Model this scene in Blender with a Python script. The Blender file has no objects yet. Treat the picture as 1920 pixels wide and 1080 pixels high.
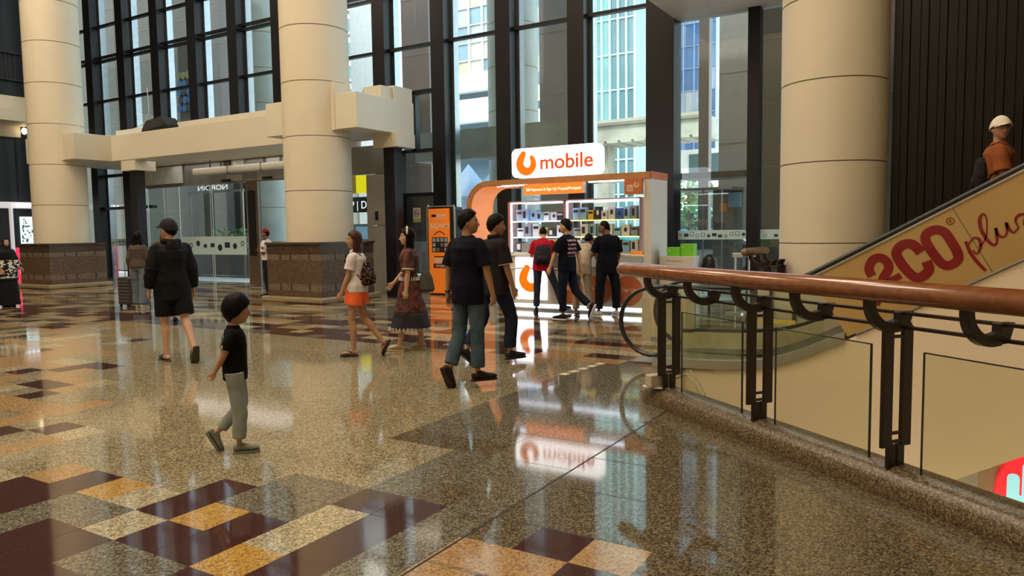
import bpy, bmesh, math, random
from mathutils import Vector, Matrix
from math import sin, cos, pi, radians, exp, sqrt, atan2

# ------------------------------------------------------------------ camera, world, lights
sc = bpy.context.scene
COL = sc.collection
CAM_H = 1.55
def make_camera():
    p, r, y = radians(4.37), radians(0.77), radians(31.3)
    fw = Vector((-sin(y)*cos(p), cos(y)*cos(p), -sin(p)))
    rt = Vector((cos(y), sin(y), 0)); up = rt.cross(fw)
    rt2 = rt*cos(r) - up*sin(r); up2 = up*cos(r) + rt*sin(r)
    cd = bpy.data.cameras.new('camera'); cd.sensor_width = 36; cd.lens = 1400/1920*36
    cd.clip_start = .05; cd.clip_end = 600
    co = bpy.data.objects.new('camera', cd); COL.objects.link(co)
    m = Matrix((rt2, up2, -fw)).transposed().to_4x4(); m.translation = (0, 0, CAM_H)
    co.matrix_world = m; sc.camera = co
make_camera()
sc.view_settings.view_transform = 'Standard'; sc.view_settings.look = 'None'
sc.view_settings.gamma = 1; sc.view_settings.use_curve_mapping = False
sc.view_settings.exposure = 0.0
w = bpy.data.worlds.new('sky'); sc.world = w; w.use_nodes = True
nt = w.node_tree; bg = nt.nodes['Background']
sky = nt.nodes.new('ShaderNodeTexSky'); sky.sky_type = 'NISHITA'; sky.sun_elevation = radians(52)
sky.sun_rotation = radians(200); sky.sun_disc = False; sky.air_density = 1.6; sky.dust_density = 3.0
mixc = nt.nodes.new('ShaderNodeMix'); mixc.data_type = 'RGBA'; mixc.inputs[0].default_value = .45
nt.links.new(sky.outputs[0], mixc.inputs[6]); mixc.inputs[7].default_value = (7.5, 8.3, 8.8, 1)
nt.links.new(mixc.outputs[2], bg.inputs[0]); bg.inputs[1].default_value = .85
sun = bpy.data.lights.new('sun', 'SUN'); sun.energy = 3.6; sun.angle = .02; sun.color = (1, .97, .92)
so = bpy.data.objects.new('sun', sun); COL.objects.link(so); so.rotation_euler = (radians(38), 0, radians(-22))
def area(name, loc, size, watt, col, rot=(0, 0, 0)):
    l = bpy.data.lights.new(name, 'AREA'); l.shape = 'RECTANGLE'; l.size, l.size_y = size
    l.energy = watt; l.color = col
    o = bpy.data.objects.new(name, l); COL.objects.link(o); o.location = loc; o.rotation_euler = rot
    return o
WARM = (1.0, .83, .62)
for i, (x, y) in enumerate([(-22, 2), (-12, 1), (-3, -1), (-22, 8), (-12, 7), (-3.2, 4.2)]):
    area('ceiling_lamp_light', (x, y, 13.7), (3.4, 3.4), 600, WARM)
for x in (-21.0, -17.6):
    area('canopy_fill_light', (x, 14.75, 3.84), (3.2, 1.5), 15, (1, .93, .82))  # fill lamps added to lift the dark entrance below the canopy
area('lower_wall_fill_light', (.1, 7.0, -3.0), (1.6, 1.2), 60, (1, .82, .5), (radians(95), 0, 0))  # first one: added fill aimed at the lower wall to brighten it
area('lower_floor_light', (1.2, 6.6, -1.1), (2.4, 1.6), 45, (1, .86, .62))
sc.cycles.use_denoising = True
sc.cycles.max_bounces = 9; sc.cycles.transparent_max_bounces = 24; sc.cycles.glossy_bounces = 4
sc.cycles.diffuse_bounces = 4; sc.cycles.caustics_reflective = False; sc.cycles.caustics_refractive = False
sc.cycles.sample_clamp_indirect = 6

# ------------------------------------------------------------------ materials
MATS = {}
def _nodes(name):
    m = bpy.data.materials.new(name); m.use_nodes = True
    t = m.node_tree; return m, t, t.nodes['Principled BSDF']
def mat(name, col, rough=.5, metal=0., var=.08, scale=6., spec=.5, emit=None, coat=0., bump=0., bscale=60., sub=0):
    """a surface with slight procedural mottling"""
    if name in MATS: return MATS[name]
    m, t, b = _nodes(name)
    tc = t.nodes.new('ShaderNodeTexCoord'); n = t.nodes.new('ShaderNodeTexNoise')
    n.inputs['Scale'].default_value = scale; n.inputs['Detail'].default_value = 3
    t.links.new(tc.outputs['Object'], n.inputs['Vector'])
    r = t.nodes.new('ShaderNodeValToRGB')
    r.color_ramp.elements[0].position = .3; r.color_ramp.elements[1].position = .7
    r.color_ramp.elements[0].color = tuple(max(0, c*(1-var)) for c in col)+(1,)
    r.color_ramp.elements[1].color = tuple(min(1, c*(1+var)) for c in col)+(1,)
    t.links.new(n.outputs['Fac'], r.inputs['Fac']); t.links.new(r.outputs['Color'], b.inputs['Base Color'])
    b.inputs['Roughness'].default_value = rough; b.inputs['Metallic'].default_value = metal
    b.inputs['Specular IOR Level'].default_value = spec
    if coat: b.inputs['Coat Weight'].default_value = coat; b.inputs['Coat Roughness'].default_value = .08
    if emit:
        b.inputs['Emission Color'].default_value = tuple(emit[0])+(1,); b.inputs['Emission Strength'].default_value = emit[1]
    if bump:
        n2 = t.nodes.new('ShaderNodeTexNoise'); n2.inputs['Scale'].default_value = bscale; n2.inputs['Detail'].default_value = 4
        t.links.new(tc.outputs['Object'], n2.inputs['Vector'])
        bp = t.nodes.new('ShaderNodeBump'); bp.inputs['Strength'].default_value = bump; bp.inputs['Distance'].default_value = .01
        t.links.new(n2.outputs['Fac'], bp.inputs['Height']); t.links.new(bp.outputs['Normal'], b.inputs['Normal'])
    MATS[name] = m; return m
def granite(name, dark, mid, light, rough=.1, scale=75., lo=.38, hi=.60, bump=0.0):
    if name in MATS: return MATS[name]
    m, t, b = _nodes(name)
    tc = t.nodes.new('ShaderNodeTexCoord')
    n = t.nodes.new('ShaderNodeTexVoronoi'); n.inputs['Scale'].default_value = scale*1.5
    n2 = t.nodes.new('ShaderNodeTexNoise'); n2.inputs['Scale'].default_value = .7; n2.inputs['Detail'].default_value = 3
    t.links.new(tc.outputs['Object'], n.inputs['Vector']); t.links.new(tc.outputs['Object'], n2.inputs['Vector'])
    r = t.nodes.new('ShaderNodeValToRGB'); e = r.color_ramp.elements; lo, hi = .06, .94
    e[0].position = lo; e[0].color = (*dark, 1); e[1].position = hi; e[1].color = (*light, 1)
    k = e.new((lo+hi)/2); k.color = (*mid, 1)
    t.links.new(n.outputs['Color'], r.inputs['Fac'])
    mx = t.nodes.new('ShaderNodeMix'); mx.data_type = 'RGBA'; mx.blend_type = 'MULTIPLY'; mx.inputs[0].default_value = .35
    r2 = t.nodes.new('ShaderNodeValToRGB'); r2.color_ramp.elements[0].position = .35; r2.color_ramp.elements[1].position = .65
    r2.color_ramp.elements[0].color = (.78, .76, .74, 1); r2.color_ramp.elements[1].color = (1, 1, 1, 1)
    t.links.new(n2.outputs['Fac'], r2.inputs['Fac'])
    t.links.new(r.outputs['Color'], mx.inputs[6]); t.links.new(r2.outputs['Color'], mx.inputs[7])
    t.links.new(mx.outputs[2], b.inputs['Base Color'])
    b.inputs['Roughness'].default_value = rough
    if bump:
        bp = t.nodes.new('ShaderNodeBump'); bp.inputs['Strength'].default_value = bump; bp.inputs['Distance'].default_value = .004
        t.links.new(n.outputs['Distance'], bp.inputs['Height']); t.links.new(bp.outputs['Normal'], b.inputs['Normal'])
    MATS[name] = m; return m
def glassmat(name, tint=(.93, .97, .96), refl=1.0, rough=.0, fog=None):
    """thin sheet glass: see-through with a Fresnel reflection, optionally frosted/tinted"""
    if name in MATS: return MATS[name]
    m = bpy.data.materials.new(name); m.use_nodes = True; t = m.node_tree; t.nodes.clear()
    out = t.nodes.new('ShaderNodeOutputMaterial'); tr = t.nodes.new('ShaderNodeBsdfTransparent'); gl = t.nodes.new('ShaderNodeBsdfGlossy')
    tr.inputs[0].default_value = (*tint, 1); gl.inputs['Roughness'].default_value = rough; gl.inputs['Color'].default_value = (refl, refl, refl, 1)
    fr = t.nodes.new('ShaderNodeFresnel'); ge = t.nodes.new('ShaderNodeNewGeometry'); ma = t.nodes.new('ShaderNodeMath')
    ma.operation = 'MULTIPLY_ADD'; ma.inputs[1].default_value = 1/1.5-1.5; ma.inputs[2].default_value = 1.5   # same sheet reflection on both faces
    t.links.new(ge.outputs['Backfacing'], ma.inputs[0]); t.links.new(ma.outputs[0], fr.inputs[0])
    mx = t.nodes.new('ShaderNodeMixShader')
    t.links.new(fr.outputs[0], mx.inputs[0]); t.links.new(tr.outputs[0], mx.inputs[1]); t.links.new(gl.outputs[0], mx.inputs[2])
    last = mx
    if fog:
        df = t.nodes.new('ShaderNodeBsdfDiffuse'); df.inputs[0].default_value = (*fog[0], 1)
        m2 = t.nodes.new('ShaderNodeMixShader'); m2.inputs[0].default_value = fog[1]
        t.links.new(mx.outputs[0], m2.inputs[1]); t.links.new(df.outputs[0], m2.inputs[2]); last = m2
    t.links.new(last.outputs[0], out.inputs[0]); MATS[name] = m; return m
def glow(name, col, s):
    return mat(name, tuple(min(1, c) for c in col), .4, var=.0, emit=(col, s))

M = dict(
  tan=granite('floor_tan_granite', (.055,.043,.024), (.235,.195,.115), (.52,.455,.30), .065),
  cream=granite('floor_cream_granite', (.09,.075,.045), (.36,.31,.19), (.64,.57,.39), .065),
  grey=granite('floor_grey_granite', (.028,.024,.017), (.125,.112,.080), (.30,.275,.205), .065),
  taupe=granite('floor_taupe_granite', (.018,.014,.008), (.100,.080,.048), (.26,.215,.135), .055),
  brown=granite('floor_brown_granite', (.028,.012,.010), (.058,.024,.020), (.09,.042,.034), .06, 140),
  gold=granite('floor_gold_granite', (.16,.085,.02), (.42,.25,.06), (.60,.38,.10), .10),
  orange=granite('floor_orange_granite', (.16,.09,.04), (.37,.23,.10), (.50,.33,.16), .10),
  joint=mat('floor_joint', (.008,.007,.006), .6),
  curb=granite('curb_granite', (.020,.013,.007), (.115,.082,.045), (.31,.235,.14), .34, 80),
  pedestal=granite('pedestal_granite', (.035,.022,.014), (.105,.068,.045), (.20,.14,.095), .3, 40, bump=.1),
  pedestal_light=granite('pedestal_light_granite', (.07,.05,.033), (.16,.12,.08), (.27,.21,.15), .3, 40),
  plinth=granite('plinth_granite', (.14,.11,.06), (.30,.24,.14), (.42,.36,.24), .3, 50),
  column=mat('cream_column_paint', (.67,.605,.475), .55, var=.03, scale=1.5, bump=.05, bscale=8),
  seam=mat('column_seam', (.16,.13,.09), .7),
  cream_wall=mat('cream_cladding_paint', (.66,.58,.42), .5, var=.03, scale=1.2), cladding=mat('escalator_cladding_paint', (.84,.70,.54), .45, var=.02, scale=1.2),
  beam=mat('beam_panel_paint', (.64,.60,.49), .5, var=.03, scale=1.3),
  mullion=mat('dark_mullion_metal', (.0055,.005,.0075), .42, .1, var=.15, spec=.35),
  fin=mat('satin_fin_metal', (.30,.33,.36), .22, .85),
  black=mat('black_metal', (.012,.012,.013), .35, .2),
  dark_wall=mat('dark_corrugated_panel', (.0055,.005,.004), .30, .0, var=.25, scale=2, spec=.3),
  steel=mat('brushed_steel', (.55,.54,.51), .28, .7, var=.08, scale=2),
  steel_d=mat('dark_brushed_steel', (.30,.295,.28), .34, .55, var=.1, scale=3),
  post=mat('brown_painted_steel', (.022,.012,.010), .35, .2, var=.12),
  wood=None,
  glass=glassmat('clear_glass'), pane=glassmat('facade_glass', (.86,.91,.90)),
  rail_glass=glassmat('railing_glass', (.93,.945,.87)), edge=mat('dark_glass_edge', (.012,.03,.026), .15),
  frost=glassmat('frosted_band', (.8,.9,.9), fog=((.62,.78,.80), .72)),
  white=mat('white_paint', (.72,.72,.70), .45, var=.03), offwhite=mat('offwhite_laminate', (.60,.57,.50), .4, var=.03),
  rubber=mat('black_rubber', (.012,.012,.012), .35, spec=.6),
)
def woodmat():
    m, t, b = _nodes('varnished_wood'); tc = t.nodes.new('ShaderNodeTexCoord'); mp = t.nodes.new('ShaderNodeMapping')
    mp.inputs['Rotation'].default_value = (0, 0, radians(37.7)); mp.inputs['Scale'].default_value = (.35, 9, 9)
    n = t.nodes.new('ShaderNodeTexNoise'); n.inputs['Scale'].default_value = 3; n.inputs['Detail'].default_value = 5
    r = t.nodes.new('ShaderNodeValToRGB'); r.color_ramp.elements[0].position = .3; r.color_ramp.elements[1].position = .72
    r.color_ramp.elements[0].color = (.17, .055, .02, 1); r.color_ramp.elements[1].color = (.27, .095, .034, 1)
    t.links.new(tc.outputs['Object'], mp.inputs[0]); t.links.new(mp.outputs[0], n.inputs['Vector']); t.links.new(n.outputs['Fac'], r.inputs[0])
    t.links.new(r.outputs[0], b.inputs['Base Color']); b.inputs['Roughness'].default_value = .24; b.inputs['Coat Weight'].default_value = .5
    b.inputs['Coat Roughness'].default_value = .1; return m
M['wood'] = woodmat()

# ------------------------------------------------------------------ mesh helpers
def wloc(o):
    v = Vector((0, 0, 0))
    while o: v += o.location; o = o.parent
    return v
class MB:
    def __init__(s): s.v = []; s.f = []; s.mi = []; s.cur = 0
    def add(s, vs, fs):
        b = len(s.v); s.v += [tuple(v) for v in vs]; s.f += [[i+b for i in f] for f in fs]; s.mi += [s.cur]*len(fs); return s
    def box(s, x0, x1, y0, y1, z0, z1):
        return s.add([(x0,y0,z0),(x1,y0,z0),(x1,y1,z0),(x0,y1,z0),(x0,y0,z1),(x1,y0,z1),(x1,y1,z1),(x0,y1,z1)],
          [(0,3,2,1),(4,5,6,7),(0,1,5,4),(1,2,6,5),(2,3,7,6),(3,0,4,7)])
    def obox(s, c, ax, ay, az, hx, hy, hz):
        c = Vector(c); vs = []
        for k in (-1, 1):
            for i, j in ((-1,-1),(1,-1),(1,1),(-1,1)): vs.append(c+ax*hx*i+ay*hy*j+az*hz*k)
        return s.add(vs, [(0,3,2,1),(4,5,6,7),(0,1,5,4),(1,2,6,5),(2,3,7,6),(3,0,4,7)])
    def quad(s, a, b, c, d): return s.add([a,b,c,d], [(0,1,2,3)])
    def cyl(s, p0, p1, r0, r1=None, n=16, cap=True):
        return s.loft([(p0, r0, r0), (p1, r0 if r1 is None else r1, r0 if r1 is None else r1)], None, n, cap)
    def loft(s, rings, ref=None, n=14, cap=True, closed=False, sq=0):
        """rings: (centre, half width along ref, half depth)"""
        C = [Vector(r[0]) for r in rings]; N = len(C); vs = []; pu = None
        for i in range(N):
            if closed: d = C[(i+1) % N]-C[i-1]
            else: d = C[min(i+1, N-1)]-C[max(i-1, 0)]
            d.normalize()
            rf = Vector(ref) if ref is not None else (pu if pu is not None else (Vector((0,0,1)) if abs(d.z) < .9 else Vector((1,0,0))))
            u = rf-d*rf.dot(d)
            if u.length < 1e-4: u = d.orthogonal()
            u.normalize(); v = d.cross(u); pu = u
            for k in range(n):
                a = 2*pi*k/n; ca, sa = cos(a), sin(a)
                if sq: ca = math.copysign(abs(ca)**sq, ca); sa = math.copysign(abs(sa)**sq, sa)
                vs.append(C[i]+u*rings[i][1]*ca+v*rings[i][2]*sa)
        fs = []
        for i in range(N if closed else N-1):
            for k in range(n):
                a, b_ = i*n, ((i+1) % N)*n
                fs.append((a+k, a+(k+1) % n, b_+(k+1) % n, b_+k))
        if cap and not closed:
            fs.append(tuple(range(n-1, -1, -1))); fs.append(tuple(range((N-1)*n, N*n)))
        return s.add(vs, fs)
    def ell(s, c, r, R=None, nu=16, nv=10):
        c = Vector(c); vs = []; R = R or Matrix.Identity(3)
        for j in range(1, nv):
            ph = pi*j/nv
            for k in range(nu):
                th = 2*pi*k/nu; vs.append(c+R@Vector((r[0]*sin(ph)*cos(th), r[1]*sin(ph)*sin(th), r[2]*cos(ph))))
        fs = []
        for j in range(nv-2):
            for k in range(nu): fs.append((j*nu+k, (j+1)*nu+k, (j+1)*nu+(k+1) % nu, j*nu+(k+1) % nu))
        a = len(vs); vs += [c+R@Vector((0,0,r[2])), c-R@Vector((0,0,r[2]))]
        for k in range(nu): fs.append((a, k, (k+1) % nu)); fs.append((a+1, (nv-2)*nu+(k+1) % nu, (nv-2)*nu+k))
        return s.add(vs, fs)
    def prism(s, pts, off):
        """pts: closed 3D polygon, extruded by vector off"""
        n = len(pts); off = Vector(off); P = [Vector(p) for p in pts]
        return s.add(P+[p+off for p in P], [tuple(range(n-1,-1,-1)), tuple(range(n, 2*n))]+[(i, (i+1) % n, n+(i+1) % n, n+i) for i in range(n)])
    def build(s, name, mats, parent=None, smooth=False, bevel=0, label=None, cat=None, group=None, kind=None, seg=2, auto=None):
        me = bpy.data.meshes.new(name); o = bpy.data.objects.new(name, me); COL.objects.link(o)
        off = Vector((0, 0, 0))
        if parent is not None: o.parent = parent; off = wloc(parent) if not parent.get('_rot') else off
        me.from_pydata([tuple(Vector(v)-off) for v in s.v], [], s.f)
        for m_ in (mats if isinstance(mats, (list, tuple)) else [mats]): me.materials.append(m_)
        if any(s.mi): me.polygons.foreach_set('material_index', s.mi)
        bm = bmesh.new(); bm.from_mesh(me); bmesh.ops.recalc_face_normals(bm, faces=bm.faces); bm.to_mesh(me); bm.free()
        if smooth: me.polygons.foreach_set('use_smooth', [True]*len(me.polygons))
        if auto: me.set_sharp_from_angle(angle=radians(auto))
        if bevel:
            b = o.modifiers.new('bevel', 'BEVEL'); b.width = bevel; b.segments = seg; b.limit_method = 'ANGLE'
        tag(o, label, cat, group, kind); return o
def tag(o, label=None, cat=None, group=None, kind=None):
    if label: o['label'] = label
    if cat: o['category'] = cat
    if group: o['group'] = group
    if kind: o['kind'] = kind
    return o
def empty(name, loc, label=None, cat=None, group=None, kind=None):
    o = bpy.data.objects.new(name, None); COL.objects.link(o); o.location = loc; o.empty_display_size = .1
    return tag(o, label, cat, group, kind)
def copy_tree(o, parent=None):
    c = o.copy(); COL.objects.link(c)
    if parent is not None: c.parent = parent
    for ch in list(o.children): copy_tree(ch, c)
    return c
def ribbon(pts, widths, y0, thick, mb, plane='XZ', n=None, round_ends=True):
    """flat stroke of lettering through pts (2D), raised slab of given thickness, in plane XZ at Y=y0 or custom mapper"""
    P = [Vector((p[0], p[1])) for p in pts]
    W = widths if isinstance(widths, (list, tuple)) else [widths]*len(P)
    # Catmull-Rom refine
    Q = []; WW = []
    for i in range(len(P)-1):
        p0, p1, p2, p3 = P[max(i-1,0)], P[i], P[i+1], P[min(i+2, len(P)-1)]
        for k in range(6):
            t = k/6; Q.append(.5*((2*p1)+(p2-p0)*t+(2*p0-5*p1+4*p2-p3)*t*t+(3*p1-p0-3*p2+p3)*t**3)); WW.append(W[i]*(1-t)+W[i+1]*t)
    Q.append(P[-1]); WW.append(W[-1])
    L = []; Rr = []
    for i, q in enumerate(Q):
        d = Q[min(i+1, len(Q)-1)]-Q[max(i-1, 0)]
        if d.length < 1e-9: d = Vector((1, 0))
        d.normalize(); nn = Vector((-d.y, d.x)); L.append(q+nn*WW[i]/2); Rr.append(q-nn*WW[i]/2)
    vs = []; m = len(Q)
    mp = (lambda a, dz: (a.x, y0-dz, a.y)) if plane == 'XZ' else plane
    for a, b in zip(L, Rr): vs += [mp(a, 0), mp(b, 0), mp(a, thick), mp(b, thick)]
    fs = []
    for i in range(m-1):
        a, b = 4*i, 4*i+4
        fs += [(a+2, a+3, b+3, b+2), (a, b, b+1, a+1), (a, a+2, b+2, b), (a+1, b+1, b+3, a+3)]
    fs += [(0, 1, 3, 2), (4*m-4, 4*m-2, 4*m-1, 4*m-3)]
    mb.add(vs, fs)
def disc(mb, cx, cz, rx, rz, y0, thick, plane='XZ', n=28, r_in=None):
    mp = (lambda a, dz: (a[0], y0-dz, a[1])) if plane == 'XZ' else plane
    if r_in is None:
        vs = [mp((cx+rx*cos(2*pi*k/n), cz+rz*sin(2*pi*k/n)), 0) for k in range(n)]+[mp((cx+rx*cos(2*pi*k/n), cz+rz*sin(2*pi*k/n)), thick) for k in range(n)]
        mb.add(vs, [tuple(range(n)), tuple(range(2*n-1, n-1, -1))]+[(k, (k+1) % n, n+(k+1) % n, n+k) for k in range(n)])
    else:
        pts = [(cx+(rx+r_in)/2*cos(2*pi*k/12), cz+(rz+r_in)/2*sin(2*pi*k/12)) for k in range(13)]
        ribbon(pts, rx-r_in, y0, thick, mb, plane)
TXT = {}
def text(s, size, loc, rot, mat_, name, parent, bold=0., width=None, align='LEFT', ext=.003, sx=1):
    """lettering turned into a mesh, standing at loc with its baseline along +X of rot"""
    cu = bpy.data.curves.new('lettering', 'FONT'); cu.body = s; cu.size = size; cu.extrude = ext; cu.offset = bold; cu.align_x = align
    t = bpy.data.objects.new('lettering_source', cu); COL.objects.link(t)
    dg = bpy.context.evaluated_depsgraph_get(); me = bpy.data.meshes.new_from_object(t.evaluated_get(dg))
    bpy.data.objects.remove(t)
    xs = [v.co.x for v in me.vertices]
    if width and xs: sx = width/(max(xs)-min(xs))
    me.transform(Matrix.Diagonal((sx, 1, 1, 1)))
    me.transform(Matrix.Translation(Vector(loc)-wloc(parent)) @ rot.to_4x4())
    me.materials.clear(); me.materials.append(mat_)
    o = bpy.data.objects.new(name, me); COL.objects.link(o); o.parent = parent; return o
FRONT = Matrix(((1,0,0),(0,0,-1),(0,1,0)))      # letters upright, facing -Y
SIDE = Matrix(((0,0,1),(1,0,0),(0,1,0)))         # letters upright, facing +X
def rbox(mb, x0, x1, z0, z1, r, y0, y1, n=6):
    """rounded rectangle slab in XZ between y0 and y1"""
    pts = []
    for cx, cz, a0 in ((x1-r, z1-r, 0), (x0+r, z1-r, 90), (x0+r, z0+r, 180), (x1-r, z0+r, 270)):
        for k in range(n+1):
            a = radians(a0+90*k/n); pts.append((cx+r*cos(a), y0, cz+r*sin(a)))
    mb.prism(pts, (0, y1-y0, 0))
# ------------------------------------------------------------------ railing frame of reference
TV = Vector((.7915, -.6111, 0)); NV = Vector((.6111, .7915, 0)); ZV = Vector((0, 0, 1))
def RP(t, n, z): return TV*t+NV*n+ZV*z
N0, N1 = 3.46, 3.67
# ------------------------------------------------------------------ floor
G = .3048; GX = -3.99; GY = 2.105
CELLS = {}
def cells(i0, i1, j0, j1, m):
    for i in range(i0, i1):
        for j in range(j0, j1): CELLS[(i, j)] = m
cells(-2, 1, -4, 1, 'grey'); cells(1, 8, -4, 4, 'grey'); cells(3, 6, 4, 7, 'grey'); cells(1, 6, 7, 19, 'grey'); cells(6, 30, -20, 21, 'taupe'); cells(-9, 6, -12, -4, 'taupe')
cells(0, 1, 1, 3, 'brown'); cells(-1, 1, -2, 0, 'brown'); cells(1, 3, 0, 1, 'brown'); cells(2, 3, 1, 2, 'brown')
cells(1, 2, 1, 2, 'gold'); cells(0, 1, 0, 1, 'cream'); cells(-1, 0, 0, 1, 'grey'); cells(-1, 0, 1, 2, 'cream'); cells(-2, -1, 0, 1, 'grey')
cells(3, 4, 0, 1, 'gold'); cells(3, 4, 1, 3, 'cream'); cells(1, 3, 2, 4, 'grey'); cells(3, 5, 3, 4, 'brown'); cells(4, 5, -3, 3, 'brown')
cells(3, 4, -1, 0, 'brown'); cells(0, 1, -3, -2, 'gold'); cells(-2, -1, -2, -1, 'gold'); cells(2, 3, -1, 0, 'grey'); cells(1, 3, -4, -1, 'brown'); cells(-1, 0, 2, 3, 'tan')
cells(-2, -1, 1, 2, 'gold'); cells(-3, -2, -3, 2, 'brown'); cells(5, 6, -3, 6, 'grey'); cells(1, 4, 7, 8, 'taupe'); cells(4, 5, 4, 5, 'taupe')
cells(7, 8, 3, 4, 'brown'); cells(8, 9, 2, 3, 'brown'); cells(8, 9, 3, 4, 'orange'); cells(7, 8, 2, 3, 'orange'); cells(7, 8, 1, 2, 'brown'); cells(9, 10, 1, 2, 'brown'); cells(6, 7, 0, 3, 'orange')
RF = random.Random(11)
def tile(i, j):
    if (i, j) in CELLS: return CELLS[(i, j)]
    x = GX+(i+.5)*G; y = GY+(j+.5)*G
    lim = 3.2-.72*(x+6.3)+.28*((i*7+j*3) % 3-1)
    if y < lim or x < -13 or y > 8.0 or y < 1.9:
        h = random.Random((i//2)*7919+(j)*104729+5 if y > 8 else (i)*7919+(j//1)*104729+3).random()
        if y > 8 and y < 8.7 and x < -4.6:                        # the dark stripe at the band's edge
            if (i+j*2) % 5 < 3: return 'brown'
        if y > 8.7: return 'brown' if h < .22 else 'grey' if h < .42 else 'taupe' if h < .5 else 'cream' if h < .75 else 'orange' if h < .88 else 'tan'
        if y < lim and y > lim-1.6: return 'brown' if h < .17 else 'orange' if h < .62 else 'cream' if h < .8 else 'tan'
        return 'brown' if h < .24 else 'orange' if h < .55 else 'grey' if h < .75 else 'cream'
    return 'tan'
FM = ['tan', 'cream', 'grey', 'taupe', 'brown', 'gold', 'orange', 'joint']
def in_void(x, y):
    n = x*NV.x+y*NV.y
    return (n > N1-.02 and x > -2.62 and y < 7.97) or (x > -2.3 and 7.97 <= y <= 9.3)
def build_floor():
    bm = bmesh.new(); V = {}
    def vt(i, j):
        if (i, j) not in V: V[(i, j)] = bm.verts.new((GX+i*G, GY+j*G, 0))
        return V[(i, j)]
    I0, I1, J0, J1 = -108, 40, -22, 46
    for i in range(I0, I1):
        for j in range(J0, J1):
            f = bm.faces.new((vt(i, j), vt(i+1, j), vt(i+1, j+1), vt(i, j+1))); f.material_index = FM.index(tile(i, j))
    def cut(p, nrm):
        g = bm.verts[:]+bm.edges[:]+bm.faces[:]
        bmesh.ops.bisect_plane(bm, geom=g, plane_co=p, plane_no=nrm)
    cut((-2.62, 0, 0), (1, 0, 0)); cut((0, 7.97, 0), (0, 1, 0)); cut((0, 9.3, 0), (0, 1, 0)); cut((-2.3, 0, 0), (1, 0, 0)); cut(NV*(N1-.02), NV)
    kill = [f for f in bm.faces if in_void(*f.calc_center_median()[:2])]
    bmesh.ops.delete(bm, geom=kill, context='FACES')
    me = bpy.data.meshes.new('floor'); bm.to_mesh(me); bm.free()
    for k in FM: me.materials.append(M[k])
    o = bpy.data.objects.new('floor', me); COL.objects.link(o); tag(o, kind='structure')
    # inlaid joints
    j = MB(); e = .0006
    def line(x0, y0, x1, y1, wd):
        if x0 == x1: j.box(x0-wd, x0+wd, y0, y1, .0, e)
        else: j.box(x0, x1, y0-wd, y0+wd, .0, e)
    X6 = GX+6*G+.02
    line(X6, -4, X6, 6.10, .0065)
    for jj in range(-10, 14, 2): line(X6, GY+jj*G-.01, X6+.61, GY+jj*G-.01, .0012)
    for k in range(1, 6): line(X6+k*.61, -3, X6+k*.61, 3.2-k*.4, .0016)
    for k in range(-3, 6): line(X6, 1.5+k*.61, X6+2.4-max(0, k)*.35, 1.5+k*.61, .0016)
    for jj in range(3, 12, 2): line(GX+2*G, GY+jj*G, X6, GY+jj*G, .0012)
    for ii in range(-2, 6, 2): line(GX+ii*G, GY-.6, GX+ii*G, GY+12*G, .001)
    line(-3.53, 6.2, -3.53, 9.6, .004)
    j.build('floor_joint_lines', M['joint'], o)
build_floor()
b = MB(); b.box(-36.9, -2.62, -4.6, 16.2, -.5, -.02)
b.prism([(-2.62, -4.6, -.5), (8.2, -4.6, -.5), RP(9.2, N1-.02, -.5), RP(-5.74, N1-.02, -.5)], (0, 0, .48))
b.box(-2.62, 8.2, 9.32, 16.2, -.5, -.02)
b.build('floor_slab_edge', M['cream_wall'], kind='structure')
b = MB(); b.box(-36, 8.2, -4.6, 16.2, -4.7, -4.5); b.build('floor_lower', M['cream'], kind='structure')
# hazard tape on the floor
r = MB(); p = Vector((-3.67, 7.05, 0)); q = Vector((-3.58, 7.89, 0)); d = (q-p).normalized(); s_ = Vector((d.y, -d.x, 0))
tape = MB()
for k in range(9):
    a = p+(q-p)*k/9; c = p+(q-p)*(k+1)/9; tape.cur = k % 2
    tape.add([a-s_*.045+ZV*.001, c-s_*.045+ZV*.001, c+s_*.045+ZV*.001, a+s_*.045+ZV*.001, a-s_*.045+ZV*.003, c-s_*.045+ZV*.003, c+s_*.045+ZV*.003, a+s_*.045+ZV*.003],
             [(0,3,2,1),(4,5,6,7),(0,1,5,4),(1,2,6,5),(2,3,7,6),(3,0,4,7)])
tape.build('floor_tape', [mat('tape_yellow', (.60,.50,.22), .5), mat('tape_brown', (.16,.12,.09), .5)], label='worn striped warning tape stuck on the floor near the escalator end', cat='floor tape')

# ------------------------------------------------------------------ walls, ceiling
b = MB(); b.box(-36, 8.2, -4.7, 16.3, 14, 14.3); b.build('ceiling', M['cream_wall'], kind='structure')
b = MB(); b.box(-36, 8.2, -4.9, -4.6, -4.7, 14); b.build('wall_back', M['cream_wall'], kind='structure')
b = MB(); b.box(8.2, 8.5, -4.9, 16.3, -4.7, 14); b.build('wall_right', M['cream_wall'], kind='structure')
b = MB(); b.box(-30.3, -30, -4.9, 16.2, -.5, 14); b.build('wall_left', M['black'], kind='structure')
# corrugated dark wall behind the escalator
b = MB(); x = -1.0; pts = []
while x < 8.2:
    pts += [(x, 12.95), (x+.09, 12.95), (x+.105, 12.90), (x+.195, 12.90), (x+.21, 12.95)]
    x += .24
top = [(a, c, 14) for a, c in pts]; n = len(pts)
b.add([(a, c, -.5) for a, c in pts]+top, [(i, i+1, n+i+1, n+i) for i in range(n-1)])
b.box(-1.02, 8.2, 13.0, 13.2, -.5, 14)
b.build('wall_corrugated', M['dark_wall'], kind='structure')
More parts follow.
